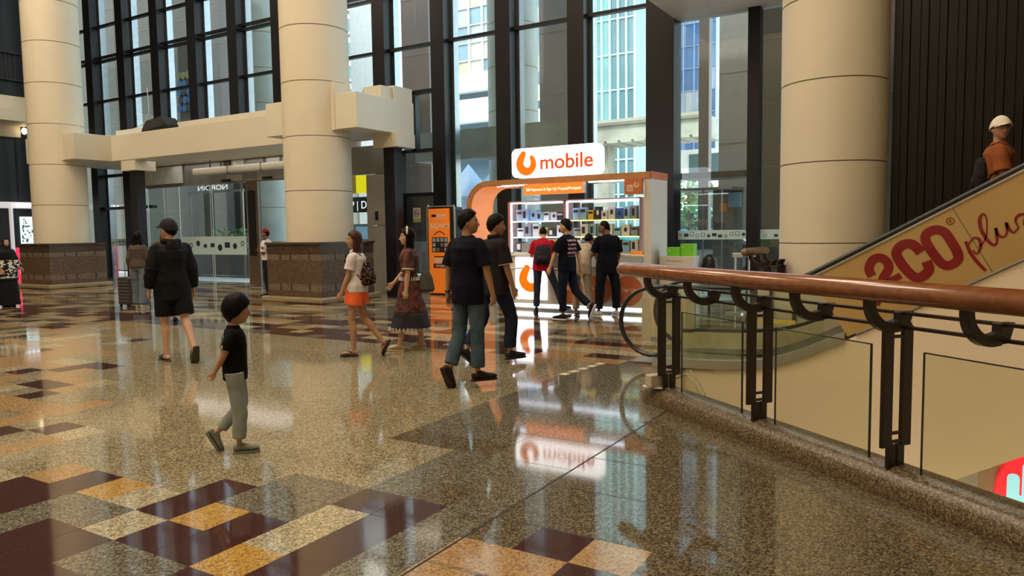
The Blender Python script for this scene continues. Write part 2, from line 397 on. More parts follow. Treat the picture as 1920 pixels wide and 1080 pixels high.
# underside of the upper floor beside the corrugated wall
b = MB(); b.box(-5.45, 8.2, 13.75, 16.2, 6.02, 6.55); b.box(-1.3, 8.2, 13.2, 13.75, 6.02, 6.55)
b.build('ceiling_soffit', mat('soffit_paint', (.66,.58,.50), .6), kind='structure')
b = MB(); b.obox((-4.65, 14.55, 6.012), Vector((.95,.3,0)), Vector((-.3,.95,0)), ZV, .32, .045, .008)
b.build('ceiling_vent_slot', M['black'], label='dark linear slot in the pale soffit at the top beside the right column', cat='vent')

# ------------------------------------------------------------------ curtain wall
MX = [-5.97-1.975*k for k in range(0, 13)]
win = empty('window_1', (-15, 16, 0), kind='structure')
def box_part(name, m, parent, *dims, bevel=0):
    b = MB(); b.box(*dims); return b.build(name, m, parent, bevel=bevel)
first = None; high = None
for k, x in enumerate(MX):
    if -24.4 < x < -13.9:                                   # above the entrance canopy only
        if high is None:
            high = box_part('mullion', M['mullion'], win, x-.07, x+.35, 15.78, 16.12, 4.65, 14); box_part('fin', M['fin'], high, x+.30, x+.44, 16.1, 16.32, 4.65, 14); xh = x
        else: c = copy_tree(high, win); c.location = high.location+Vector((x-xh, 0, 0))
        continue
    wd = .42 if k else .62
    if k == 0: box_part('mullion', M['mullion'], win, x-.10, x+.53, 15.72, 16.2, -.02, 14); continue
    if first is None:
        first = box_part('mullion', M['mullion'], win, x-.07, x+.35, 15.78, 16.12, -.02, 14)
        fin = box_part('fin', M['fin'], first, x+.30, x+.44, 16.1, 16.32, -.02, 14)
        x0f = x
    else:
        c = copy_tree(first, win); c.location = first.location+Vector((x-x0f, 0, 0))
box_part('mullion', M['mullion'], win, -3.92, -3.68, 15.85, 16.1, -.02, 6.02)
for x0, x1 in [(a+.35, c-.07) for a, c in zip(MX[1:], MX[:-1])]:
    for z in (6.42, 7.84, 7.98, 9.08, 10.6, 12.2):
        box_part('transom', M['mullion'], win, x0, x1, 15.93, 16.07, z, z+.075)
for x0, x1, zz in ((-13.47, -11.9, (5.2, 3.66, 2.5)), (-27.4, -25.85, (3.7, 2.52)), (-25.4, -24.3, (3.7, 2.52))):
    for z in zz: box_part('transom', M['mullion'], win, x0, x1, 15.9, 16.08, z, z+.1)
box_part('transom', M['mullion'], win, -12.7, -12.6, 15.9, 16.08, 3.7, 5.25)
box_part('transom', M['mullion'], win, -13.2, -13.08, 15.85, 16.05, 0, 3.7)
for x0, x1 in [(-30, MX[-1]-.07)]+[(a+.35, c-.07) for a, c in zip(MX[1:], MX[:-1]) if not -24.5 < a < -14.9]+[(-5.44, -3.92), (-3.68, -1.35)]:
    b = MB(); b.box(x0, x1, 15.995, 16.005, 0, 14 if x1 < -5.9 else 6.02); b.build('pane', M['pane'], win)
for a, c in zip(MX[1:], MX[:-1]):
    if -24.5 < a < -14.9:
        b = MB(); b.box(a+.35, c-.07, 15.995, 16.005, 4.65, 14); b.build('pane', M['pane'], win)
# frosted safety band with small pictograms on the right hand panes
def icon_band(name, x0, x1, z0, z1, y, n, label, group, seed, parent=None):
    o = empty(name, ((x0+x1)/2, y, z0), label, 'window sticker', group)
    b = MB(); b.box(x0, x1, y-.004, y, z0, z1); b.build('film', M['frost'], o)
    R = random.Random(seed); h = z1-z0; ink = mat('icon_ink', (.02,.03,.05), .5)
    for k in range(n):
        ic = MB(); cx = x0+(k+.5)*(x1-x0)/n; s = h*R.uniform(.13, .26); cz = z0+h*R.uniform(.35, .65); ty = R.randrange(4)
        if ty == 0: ic.box(cx-s, cx+s, y-.008, y-.004, cz-s*.7, cz+s*.7)
        elif ty == 1: disc(ic, cx, cz, s*.8, s*.8, y-.004, .004, n=14)
        elif ty == 2: disc(ic, cx, cz, s, s, y-.004, .004, r_in=s*.65)
        else:
            for q in ((-s, -s*.8, -s, s), (s*.8, s, -s, s), (-s, s, -s, -s*.8), (-s, s, s*.8, s)): ic.box(cx+q[0], cx+q[1], y-.008, y-.004, cz+q[2], cz+q[3])
        ic.build('icon', ink, o)
    return o
icon_band('window_sticker', -5.42, -3.94, 1.31, 1.51, 15.98, 12, 'pale frosted strip of small icons on the wide pane beside the parked car', None, 3)
icon_band('window_sticker', -3.66, -2.6, 1.31, 1.51, 15.98, 5, 'short frosted strip of icons on glass between dark post and cream column', None, 4)

# ------------------------------------------------------------------ round columns
def column(cx, ped, label):
    o = empty('round_column', (cx, 12.7, 0), label, 'column', 'round cream columns along the facade', 'thing')
    b = MB(); n = 56; R = .77; z0 = 1.36 if ped else 0
    seams = [1.30+1.215*k for k in range(11 if ped else 4)]; prof = [(R, z0)]; mi = []
    for s in seams:
        if s > z0+.05:
            prof += [(R, s-.012), (R-.012, s-.007), (R-.012, s+.007), (R, s+.012)]
    prof.append((R, 13.99 if ped else 6.015)); vs = []
    for r_, z in prof:
        for k in range(n): vs.append((cx+r_*cos(2*pi*k/n), 12.7+r_*sin(2*pi*k/n), z))
    for i in range(len(prof)-1):
        b.cur = 1 if prof[i][0] < R and prof[i+1][0] < R else 0
        b.f += [(i*n+k, i*n+(k+1) % n, (i+1)*n+(k+1) % n, (i+1)*n+k) for k in range(n)]; b.mi += [b.cur]*n
    b.v = vs
    sh = b.build('shaft', [M['column'], M['seam']], o, smooth=True, auto=40)
    if ped:
        b = MB(); b.box(cx, cx+.82, 12.44, 12.98, 3.86, 4.93); b.build('beam_stub', M['column'], o, bevel=.006)
        h = .86; b = MB()
        for z0, z1, m_, e in ((.12, .27, 0, 0), (.27, .42, 1, -.004), (.42, .96, 0, 0), (.96, 1.09, 1, -.004), (1.09, 1.31, 2, 0), (1.31, 1.36, 2, .03)):
            b.cur = m_; b.box(cx-h-e, cx+h+e, 12.7-h-e, 12.7+h+e, z0, z1)
        b.cur = 3
        for z0, z1 in ((.27, .42), (.96, 1.09)):
            for t in (-.42, -.08, .5):
                b.box(cx+t-.012, cx+t+.012, 12.7-h-.003, 12.7-h+.01, z0, z1)
                b.box(cx+h-.01, cx+h+.003, 12.7+t-.012, 12.7+t+.012, z0, z1)
        b.build('pedestal', [M['pedestal'], M['pedestal_light'], granite('pedestal_cap_granite', (.02,.013,.01), (.065,.042,.03), (.13,.09,.065), .25, 40), M['black']], o)
        b = MB(); b.box(cx-.98, cx+.98, 12.7-.98, 12.7+.98, 0, .13); b.build('plinth', M['plinth'], o, bevel=.035)
column(-24.12, True, 'round cream column on a granite base nearest the left edge')
column(-12.97, True, 'round cream column on a granite base behind the woman in orange shorts')
column(-1.82, False, 'thick cream column without a granite base beside the escalator')

# ------------------------------------------------------------------ entrance canopy and vestibule
cp = empty('entrance_canopy', (-18, 14, 3.87), 'cream panelled entrance canopy joining the two columns above the glass doors', 'canopy', None, 'thing')
b = MB(); b.box(-25.5, -22.75, 12.46, 15.75, 3.87, 4.65); b.build('side_arm', M['beam'], cp, bevel=.01)
b = MB(); b.box(-22.75, -14.4, 13.6, 15.75, 3.87, 4.65); b.build('fascia', M['beam'], cp, bevel=.01)
b = MB(); b.box(-14.4, -11.5, 12.46, 14.45, 3.87, 4.65); b.build('side_arm', M['beam'], cp, bevel=.01)
b = MB(); b.box(-20.0, -14.2, 14.0, 14.2, 4.65, 4.88); b.build('upper_ledge', M['beam'], cp, bevel=.01)
b = MB(); b.box(-12.1, -11.56, 13.35, 13.75, 4.65, 4.93); b.build('upper_ledge', M['beam'], cp, bevel=.01)
b = MB(); b.box(-12.5, -11.52, 13.76, 14.43, 4.65, 4.98); b.build('upper_ledge', M['beam'], cp, bevel=.01)
for cx in (-21.95, -11.72):
    box_part('capital', M['beam'], cp, cx-.36, cx+.36, 13.62, 14.3, 3.55, 3.87)
    box_part('post', M['mullion'], cp, cx-.16, cx+.16, 13.75, 14.05, 0, 3.55)
b = MB(); b.ell((-15.1, 13.7, 3.84), (.09, .09, .1)); b.build('dome_camera', mat('camera_dome', (.10,.045,.02), .15), label='small dark dome camera under the canopy beside the middle column', cat='camera', smooth=True)
# things lying on the canopy
b = MB(); b.prism([(-21.2, 13.62, 4.66), (-19.95, 13.62, 4.66), (-19.95, 13.62, 4.80), (-20.4, 13.72, 5.06), (-21.12, 13.72, 4.98)], (0, .5, 0))
sp = b.build('speaker', M['black'], label='black wedge loudspeaker lying on top of the entrance canopy', cat='speaker', bevel=.01)
b = MB(); b.box(-22.6, -21.25, 13.68, 13.98, 4.65, 4.80); b.build('cable_box', M['white'], label='long low white box on the canopy left of the loudspeaker', cat='box', bevel=.01)
b = MB(); b.loft([((-21.75, 13.75, 4.81), .012, .012), ((-21.55, 13.8, 4.86), .012, .012), ((-21.32, 13.85, 4.98), .011, .011), ((-21.2, 13.9, 5.25), .011, .011), ((-21.22, 13.92, 5.6), .009, .009), ((-21.26, 13.92, 6.0), .009, .009)], None, 8)
b.build('cable', mat('white_cable', (.6,.6,.58), .4), label='thin white cable curving up from the box on the canopy', cat='cable', smooth=True)
# vestibule wall
vs = empty('entrance_wall', (-18, 15.7, 0), 'stainless steel and glass entrance wall with sliding doors under the canopy', 'entrance', None, 'thing')
b = MB(); b.box(-24.3, -13.1, 15.62, 15.78, 3.2, 3.87); b.build('header', M['steel_d'], vs)
for x0, x1, m_ in ((-20.9, -20.2, 'steel_d'), (-19.6, -19.1, 'white'), (-18.9, -18.2, 'steel_d'), (-18.05, -17.5, 'steel'), (-17.35, -16.9, 'steel'), (-20.05, -19.75, 'black')):
    box_part('header_panel', M[m_], vs, x0, x1, 15.59, 15.62, 3.66, 3.86)
box_part('polished_panel', M['steel'], vs, -19.95, -19.2, 15.59, 15.62, 3.22, 3.42)
box_part('polished_panel', M['steel'], vs, -18.5, -17.0, 15.58, 15.62, 3.2, 3.45)
box_part('inner_wall', M['pedestal'], vs, -19.05, -18.6, 15.62, 15.78, 0, 3.2)
box_part('inner_wall', M['black'], vs, -18.98, -18.68, 15.60, 15.63, .9, 2.9)
box_part('steel_panel', M['steel'], vs, -13.85, -13.12, 15.3, 15.45, 1.75, 3.1)
box_part('steel_panel', M['steel'], vs, -13.85, -13.12, 15.3, 15.45, 0, 1.735)
box_part('steel_panel', M['steel_d'], vs, -15.2, -13.12, 15.3, 15.45, 3.12, 3.87)
box_part('slot', M['black'], vs, -13.56, -13.46, 15.285, 15.31, 1.88, 2.12)
b = MB(); b.box(-24.2, -22.1, 15.56, 15.60, 3.27, 3.84)
b.build('plastic_sheet', mat('wrinkled_plastic', (.62,.68,.66), .18, spec=.8, bump=.5, bscale=4), label='pale wrinkled plastic sheet taped above the left glass door', cat='plastic sheet')
def door_leaf(x0, x1, y, label):
    o = empty('glass_door', (x0+18, y-15.7, 0)); o.parent = vs; o['label'] = label
    b = MB(); b.box(x0+.02, x1-.02, y, y+.012, .02, 3.17); b.build('pane', M['rail_glass'] if 0 else M['pane'], o)
    b = MB(); b.box(x0, x0+.02, y-.003, y+.015, .0, 3.18); b.box(x1-.02, x1, y-.003, y+.015, 0, 3.18); b.box(x0, x1, y-.003, y+.015, 3.16, 3.2)
    b.build('edge_trim', M['steel'], o)
    return o
door_leaf(-24.2, -22.45, 15.66, 'fixed glass door leaf beside the dark left post')
door_leaf(-22.42, -20.8, 15.62, 'glass door leaf behind the man in black cap')
door_leaf(-20.78, -19.1, 15.66, 'glass door leaf with icon band left of the dark inner wall')
door_leaf(-18.58, -17.2, 15.66, 'glass door leaf behind the guard in red beret')
door_leaf(-15.2, -13.9, 15.5, 'glass door leaf with yellow sign behind it')
icon_band('window_sticker', -22.38, -19.12, .92, 1.50, 15.60, 9, 'wide frosted band of icons on the glass doors behind the capped man', None, 7)
icon_band('window_sticker', -26.9, -25.2, 1.2, 1.45, 15.9, 8, 'frosted strip of icons seen left of the dark entrance post', None, 9)
dk = empty('air_duct', (-19, 15.25, 3.4), 'long beige rounded duct hanging across the entrance header', 'duct')
b = MB(); b.loft([((-21.12, 15.3, 3.55), .05, .05), ((-21.06, 15.3, 3.55), .11, .1), ((-16.6, 15.3, 3.55), .11, .1)], (0,0,1), 20, sq=.6); b.build('casing', M['beam'], dk, smooth=True, auto=40)
b = MB()
for x in (-19.4, -17.9): b.box(x, x+.015, 15.19, 15.41, 3.43, 3.67)
b.build('seam_strip', M['seam'], dk)
b = MB(); b.box(-20.35, -20.3, 15.3, 15.32, 3.64, 3.87); b.build('bracket', M['black'], dk)
for x, lb in ((-19.9, 'small black door sensor above the open glass door'), (-18.0, 'small black door sensor above the door behind the guard')):
    b = MB(); b.box(x-.17, x+.17, 15.48, 15.6, 3.20, 3.28); b.build('door_sensor', M['black'], label=lb, cat='sensor', bevel=.01)
# right hand service door with notice
dr = empty('door_1', (-12.7, 15.9, 0), kind='structure')
box_part('door_frame', M['mullion'], dr, -13.06, -12.96, 15.82, 15.94, 0, 2.5)
box_part('door_frame', M['mullion'], dr, -12.0, -11.9, 15.82, 15.94, 0, 2.5)
box_part('door_panel', mat('dark_tinted_glass', (.05,.06,.065), .08), dr, -12.96, -12.0, 15.86, 15.9, 1.3, 2.5)
nt_ = empty('notice', (-12.58, 15.84, 1.8), 'white no-smoking notice on the dark glass door beside the orange tower', 'sign')
b = MB(); b.box(-12.71, -12.46, 15.845, 15.855, 1.82, 2.2); b.build('sheet', mat('paper', (.75,.74,.76), .6), nt_)
b = MB(); disc(b, -12.585, 2.06, .095, .095, 15.845, .003, r_in=.075); ribbon([(-12.64, 2.12), (-12.53, 2.0)], .018, 15.842, .002, b); b.build('red_ring', mat('notice_red', (.55,.05,.08), .5), nt_)
b = MB(); b.box(-12.63, -12.54, 15.84, 15.845, 2.05, 2.07); b.build('cigarette', M['black'], nt_)
b = MB(); b.box(-12.7, -12.47, 15.84, 15.845, 1.83, 1.92); b.build('caption_strip', mat('notice_green', (.45,.55,.12), .5), nt_)

# ------------------------------------------------------------------ curb and railing
def curb():
    t0, t1 = -5.86, -1.2
    prof = [(N0, 0), (N0-.005, .04), (N0+.005, .09), (N0+.03, .135), (N0+.07, .16), (N1-.03, .17), (N1, .165), (N1, -.3), (N0, -.02)]
    b = MB(); P = []
    ts = [(t0, .35), (t0+.03, .7), (t0+.09, .95), (t0+.16, 1)]+[(t1, 1)]
    n = len(prof)
    for t, k in ts:
        for nn, z in prof:
            P.append(RP(t, N0+(nn-N0-.1)*k+.1, z if z < 0 else z*(.6+.4*k)))
    fs = []
    for i in range(len(ts)-1):
        for k in range(n): fs.append((i*n+k, i*n+(k+1) % n, (i+1)*n+(k+1) % n, (i+1)*n+k))
    fs += [tuple(range(n)), tuple(range((len(ts)-1)*n, len(ts)*n))]
    b.add(P, fs)
    return b.build('stone_curb', M['curb'], label='speckled brown granite curb with rounded nose under the railing', cat='curb', smooth=True, auto=50)
curb()
rl = empty('railing', RP(-5.5, 3.57, .17), 'brown steel balcony railing with thick varnished wooden handrail on a granite curb', 'railing', 'balcony railings')
b = MB(); a = RP(-5.95, 3.345, 1.195); c = RP(-1.2, 3.345, 1.195); d = (c-a).normalized()
b.loft([(a, .03, .03), (a+d*.012, .052, .045), (a+d*.045, .068, .06), (a+d*.1, .072, .062), (c, .072, .062)], NV, 20)
b.build('handrail', M['wood'], rl, smooth=True)
def rail_post(t):
    b = MB(); T = TV; N = NV
    for n_ in (3.497, 3.643): b.obox(RP(t, n_, .63), T, N, ZV, .012, .038, .35)
    for n_ in (3.535, 3.605): b.obox(RP(t, n_, .225), T, N, ZV, .012, .028, .07)
    for z in (.31, .36, .92): b.obox(RP(t, 3.57, z), T, N, ZV, .010, .06, .009)
    b.obox(RP(t, 3.57, .985), T, N, ZV, .02, .09, .012)
    return b.build('post', M['post'], rl, bevel=.004)
def bracket(t):
    b = MB()
    ribbon([(3.352, 1.15), (3.357, 1.09), (3.385, 1.035), (3.44, .992), (3.50, .978), (3.57, .985)], [.05, .052, .055, .055, .06, .07], 0, .05, b, plane=lambda a, dz: RP(t-.025+dz, a[0], a[1]))
    b.prism([RP(t-.025, 3.555, .955), RP(t-.025, 3.625, .96), RP(t-.025, 3.665, 1.062), RP(t-.025, 3.56, 1.062)], TV*.05)
    return b.build('bracket', M['post'], rl, bevel=.004)
for k in range(4):
    rail_post(-5.508+1.175*k); bracket(-5.508+1.175*k); bracket(-5.508+1.175*(k+.5))
for n_, z in ((3.61, 1.052), (3.61, .972)):
    b = MB(); a = RP(-5.62, n_, z); c = RP(-1.2, n_, z); m_ = (a+c)/2; b.obox(m_, TV, NV, ZV, (c-a).length/2, .022, .008); b.build('rail_bar', M['post'], rl)
for t0, t1 in ((-5.32, -4.53), (-4.17, -3.345), (-2.985, -2.17), (-1.8, -1.2)):
    b = MB(); c = RP((t0+t1)/2, 3.575, .505); b.obox(c, TV, NV, ZV, (t1-t0)/2, .006, .345); g_ = b.build('glass_panel', M['rail_glass'], rl)
    b = MB()
    b.obox(RP(t1, 3.575, .505), TV, NV, ZV, .004, .0065, .345); b.obox(RP(t0, 3.575, .505), TV, NV, ZV, .002, .0065, .345); b.obox(RP((t0+t1)/2, 3.575, .85), TV, NV, ZV, (t1-t0)/2, .0065, .003)
    b.build('panel_edge', M['edge'], g_)
# the box and cable at the curb's end
b = MB(); b.obox(RP(-5.60, 3.50, .225), TV, NV, ZV, .05, .085, .055); ub = b.build('junction_box', mat('yellowed_plastic', (.52,.45,.32), .4), label='small cream junction box on the curb end beside the first post', cat='box', bevel=.012)
b = MB(); b.ell(RP(-5.60, 3.50, .165)+Vector((0,0,0)), (.13, .07, .012)); b.build('mounting_foot', M['offwhite'], ub, smooth=True)
b = MB(); pts = [RP(-5.5, 3.64, .25), RP(-5.4, 3.68, .3), RP(-5.3, 3.70, .22), RP(-5.2, 3.71, .1), RP(-5.1, 3.72, -.1)]
b.loft([(p, .009, .009) for p in pts], None, 8); b.loft([(p+NV*.03+ZV*.03, .007, .007) for p in pts], None, 8)
b.build('cable', M['offwhite'], label='pale cables looping over the curb behind the first railing post', cat='cable', smooth=True)
# far railing end seen beyond the escalator
r2 = empty('railing', (-2.45, 11.5, 0), 'far short railing end with wooden handrail in front of the right column', 'railing', 'balcony railings')
A = Vector((-2.80, 11.2, 1.19)); D = Vector((.12, .99, 0)).normalized(); Nn = Vector((D.y, -D.x, 0))
b = MB(); b.loft([(A, .03, .03), (A+D*.03, .06, .055), (A+D*.08, .07, .062), (A+D*.9, .07, .062)], Nn, 16); b.build('handrail', mat('faded_wood', (.20,.13,.085), .35), r2, smooth=True)
for s in (.25, .55, .86):
    b = MB(); base = A+D*s
    ribbon([(0, -.04), (.02, -.12), (.07, -.18), (.14, -.205), (.22, -.2)], .055, 0, .05, b, plane=lambda a, dz, base=base: base+Nn*a[0]+ZV*a[1]+D*dz)
    b.prism([base+Nn*.2+ZV*-.235, base+Nn*.28+ZV*-.23, base+Nn*.32+ZV*-.13, base+Nn*.2+ZV*-.13], D*.05); b.build('bracket', M['post'], r2)
for z in (1.05, .97):
    b = MB(); b.obox(A+D*.52+Nn*.26+ZV*(z-1.19), D, Nn, ZV, .46, .022, .008); b.build('rail_bar', M['post'], r2)
for s in (.3, .9):
    b = MB(); b.obox(A+D*s+Nn*.26+ZV*(.485-1.19), D, Nn, ZV, .03, .06, .485); b.build('post', M['post'], r2)

# ------------------------------------------------------------------ escalator
def sf(u, c): return .57*(u+sqrt(u*u+c))/2
def eb(X): return sf(X+1.70, .16)-.0 if X > -2.9 else 0
def eh(X): return .9+sf(X+1.62, .04)
es = empty('escalator', (-3, 8.6, 0), 'escalator rising to the right with gold lettered glass side and black handrails', 'escalator')
XS = [-3.0+.1*k for k in range(0, 111)]
def strip(mb, f0, f1, y0, y1, xs=XS):
    vs = []; n = len(xs)
    for x in xs: vs += [(x, y0, f0(x)), (x, y1, f0(x)), (x, y1, f1(x)), (x, y0, f1(x))]
    fs = [(0, 1, 2, 3), (4*n-4, 4*n-1, 4*n-2, 4*n-3)]
    for i in range(n-1):
        for k in range(4): fs.append((4*i+k, 4*i+4+k, 4*i+4+(k+1) % 4, 4*i+(k+1) % 4))
    mb.add(vs, fs)
goldm = mat('gold_vinyl', (.47, .31, .115), .22, var=.05, coat=.5, scale=1)
maroon = mat('maroon_vinyl', (.21, .006, .010), .25, coat=.4)
YN, YF = 8.0, 9.12
def hand(y, name='handrail'):
    pts = []
    for k in range(15):
        a = radians(-95-12*k); pts.append((-3.02+.385*cos(a), .50+.385*sin(a)+.0))
    P = [Vector((-2.90, y, .13))]+[Vector((x, y, z+.0)) for x, z in pts]
    P = [p for p in P]; P[-1].z = .885
    P += [Vector((x, y, eh(x))) for x in [-2.9+.12*k for k in range(92)]]
    b = MB(); b.loft([(p, .042, .024) for p in P], (0, 1, 0), 12); b.build(name, M['rubber'], es, smooth=True)
hand(YN+.03); hand(YF+.03)
for y, nm in ((YN, 'near'), (YF, 'far')):
    gx = [x for x in XS if (x >= -3.0 and (y > 9 or x <= -1.2))]
    b = MB(); strip(b, lambda x: eb(x)+.08, lambda x: eh(x)-.03, y+.025, y+.037, gx)
    pts = [(-3.0, y+.025, .12)]+[(-3.02+.36*cos(radians(-95-12*k)), y+.025, .50+.36*sin(radians(-95-12*k))) for k in range(15)]
    b.prism(pts, (0, .012, 0)); b.build('balustrade_glass', glassmat('escalator_glass', (.90,.94,.90)), es)
# gold side panel, slanted left edge
def plane_prism(poly, y0, y1, name, m_, parent):
    b = MB(); b.prism([(x, y0, z) for x, z in poly], (0, y1-y0, 0)); return b.build(name, m_, parent)
gp = [(-1.33, eh(-1.33)-.03)]+[(x, eh(x)-.045) for x in XS if x > -1.3]+[(x, eb(x)+.02) for x in reversed(XS) if x > -.95]+[(-.98, eb(-.98)+.02)]
gold = plane_prism(gp, 7.995, 8.03, 'side_panel', goldm, es)
b = MB(); strip(b, lambda x: eh(x)-.05, lambda x: eh(x)-.028, 7.985, 8.04, [x for x in XS if x > -1.35]); strip(b, lambda x: eb(x)-.0, lambda x: eb(x)+.022, 7.97, 8.04, [x for x in XS if x > -1.0]); b.build('panel_trim', M['steel'], es)
b = MB(); ribbon([(-.111, 1.699), (.218, 1.115)], .008, 7.995, .002, b); b.build('panel_seam', M['seam'], gold)
b = MB(); Wd = .115
ribbon([(-.36,1.298),(-.409,1.358),(-.463,1.38),(-.527,1.359),(-.564,1.298),(-.54,1.224),(-.462,1.116),(-.391,1.059),(-.328,1.082),(-.289,1.143),(-.312,1.214)], .088, 7.995, .004, b)
ribbon([(-.281,1.322),(-.326,1.418),(-.311,1.478),(-.244,1.509),(-.172,1.483),(-.113,1.394),(-.065,1.299),(-.061,1.229),(-.127,1.178),(-.195,1.204),(-.281,1.322)], .082, 7.995, .004, b)
ribbon([(-.769,1.067),(-.799,1.135),(-.767,1.222),(-.7,1.244),(-.642,1.205),(-.629,1.137),(-.679,1.025),(-.735,.787)], .082, 7.995, .004, b)
ribbon([(-.667,.988),(-.596,1.033),(-.52,1.078)], .06, 7.995, .004, b)
b.build('lettering', maroon, gold)
b = MB(); disc(b, -.128, 1.586, .034, .034, 7.995, .003, r_in=.027); b.build('registered_mark', maroon, gold)
text('R', .045, (-.143, 7.991, 1.570), FRONT, maroon, 'registered_mark', gold, ext=.001)
b = MB()
ribbon([(-.002,1.399),(.036,1.3),(.093,1.212),(.159,1.135)], [.026,.03,.03,.026], 7.995, .004, b)
ribbon([(.02,1.37),(.057,1.43),(.102,1.416),(.114,1.346),(.086,1.286),(.055,1.323)], [.012,.014,.026,.026,.014,.012], 7.995, .004, b)
ribbon([(.109,1.352),(.151,1.427),(.157,1.531),(.15,1.612),(.125,1.647),(.101,1.601),(.114,1.508),(.161,1.416),(.211,1.367),(.237,1.392),(.232,1.461),(.224,1.519)], [.012,.012,.012,.014,.016,.03,.03,.028,.024,.02,.022,.022], 7.995, .004, b)
ribbon([(.224,1.519),(.247,1.455),(.286,1.438),(.311,1.483),(.301,1.563),(.327,1.506),(.361,1.477),(.397,1.528)], [.024,.024,.016,.018,.028,.026,.016,.012], 7.995, .004, b)
ribbon([(.392,1.528),(.369,1.585),(.394,1.629),(.44,1.628),(.438,1.549),(.473,1.493)], [.012,.02,.026,.02,.026,.02], 7.995, .004, b)
b.build('script_lettering', maroon, gold)
b = MB(); b.box(-2.2, 8.2, 9.5, 9.7, 0, .80); pw = b.build('parapet', M['cladding'], label='low cream parapet running behind the escalator', cat='parapet')
for x in (-2.05, -1.78, -1.0, -.2):
    b = MB(); b.box(x, x+.04, 9.47, 9.5, 0, .80); b.build('dark_strip', M['post'], pw)
# decks, skirts, cladding, steps
b = MB(); strip(b, lambda x: eb(x)-.01, lambda x: eb(x)+.085, 7.96, 8.08, [x for x in XS if x < -.9]); strip(b, lambda x: eb(x)-.01, lambda x: eb(x)+.085, 9.06, 9.2); b.build('outer_deck', M['steel'], es)
b = MB(); strip(b, lambda x: eb(x)+.06, lambda x: eb(x)+.26, 9.0, 9.08); b.build('skirt', mat('warm_polished_skirt', (.70,.62,.42), .25, .55), es)
b = MB(); strip(b, lambda x: eb(x)-.1, lambda x: eb(x)+.16, 8.1, 8.14, [x for x in XS if x > -1.9]); b.build('skirt', M['steel_d'], es)
b = MB(); strip(b, lambda x: eb(x)+.26, lambda x: eb(x)+.30, 9.0, 9.08); b.build('skirt_line', M['black'], es)
b = MB(); b.box(-2.05, -1.65, 8.985, 9.0, .43, .475); b.build('caution_label', mat('caution_yellow', (.75,.55,.06), .5), es)
b = MB(); b.box(-3.3, -2.2, 8.12, 9.02, -.06, .012); b.build('landing_plate', M['steel_d'], es)
for k in range(24):
    x0 = -2.2+.4*k; z = 0 if k < 2 else min(.57*.4*(k-1.6), 99); z = max(0, z-.02)
    b = MB(); b.box(x0, x0+.4, 8.14, 9.0, z-.25, z); b.cur = 1; b.box(x0-.003, x0+.03, 8.14, 9.0, z-.03, z+.003)
    b.build('step', [mat('step_metal', (.045,.045,.047), .35, .6), mat('step_yellow', (.6,.45,.05), .5)], es)
def ebot(x): return max(-.86+.58*(x+.07), -2.4)
b = MB(); strip(b, ebot, lambda x: eb(x)-.01, 7.99, 8.06, [x for x in XS if x > -2.9]); b.build('side_cladding', M['cladding'], es)
b = MB(); strip(b, ebot, lambda x: ebot(x)+.05, 8.06, 9.15, [x for x in XS if x > -2.9]); b.build('underside', M['cream_wall'], es)
b = MB(); b.box(-2.6, 8.2, 9.3, 9.5, -4.5, -.5); b.cur = 1; b.box(-.5, .18, 9.26, 9.3, -2.2, -.2); b.cur = 2; b.box(.18, .36, 9.26, 9.3, -2.2, -.2)
b.build('wall_lower', [mat('lower_shop_wall', (.62,.55,.30), .5), mat('lower_grey', (.35,.33,.33), .5), mat('lower_taupe', (.30,.24,.18), .5)], kind='structure')
sg = empty('round_sign', (.80, 9.2, -1.2), 'red illuminated sign with pale blue hand on the floor below', 'sign')
b = MB(); rbox(b, .33, 1.63, -2.0, -.74, .5, 9.16, 9.24, 10); b.build('panel', glow('sign_red', (.95,.01,.03), 1.1), sg, bevel=.01)
b = MB()
for cx, top, wd in ((.56, -1.03, .11), (.69, -.9, .11), (.82, -.88, .11), (.95, -.95, .11)): rbox(b, cx-.125, cx-.015, -1.7, top, .05, 9.145, 9.16)
rbox(b, .435, .935, -1.8, -1.25, .1, 9.14, 9.155); b.build('hand_symbol', glow('sign_blue', (.30,.66,.85), 1.0), sg)
# ------------------------------------------------------------------ kiosk
orange = mat('kiosk_orange', (.83, .17, .02), .35, var=.03)
orange_d = mat('kiosk_dull_orange', (.50, .13, .05), .4, var=.05)
kwhite = mat('kiosk_white', (.60, .57, .52), .35, var=.02)
ledw = glow('led_white', (.72, .82, 1.0), 9.0)
copper = mat('copper_laminate', (.50, .25, .12), .22, .7, var=.1)
ks = empty('sales_kiosk', (-6.6, 13, 0), 'mobile phone kiosk with white counter, copper arch canopy and lit shelves', 'kiosk')
# arch canopy with its rounded left corner
def arc_pts(ro):
    cx, cz = -8.22, 2.05; P = []
    for k in range(11):
        a = radians(180-9*k); P.append((cx+ro*cos(a), cz+ro*sin(a)))
    return P
out = [(-8.72, 0)]+arc_pts(.50)+[(-4.77, 2.565)]
inn = [(-4.77, 2.44)]+list(reversed(arc_pts(.40)))+[(-8.62, 0)]
b = MB(); b.prism([(x, 12.6, z) for x, z in out+inn], (0, .85, 0)); b.build('canopy', [copper], ks)
b = MB(); pts = arc_pts(.395)
ins = [(-8.61, .0)]+pts+[(-7.9, 2.44), (-7.9, 2.43)]+list(reversed(arc_pts(.385)))+[(-8.60, 0)]
b.prism([(x, 12.62, z) for x, z in ins], (0, .8, 0)); b.build('arch_lining', glow('lining_orange', (.90, .30, .07), .35), ks)
b = MB(); b.box(-4.9, -4.772, 12.61, 13.45, 0, 2.44); b.build('side_panel', kwhite, ks)
b = MB(); b.box(-4.78, -4.765, 12.6, 13.45, 2.44, 2.57); b.build('canopy_end', orange_d, ks)
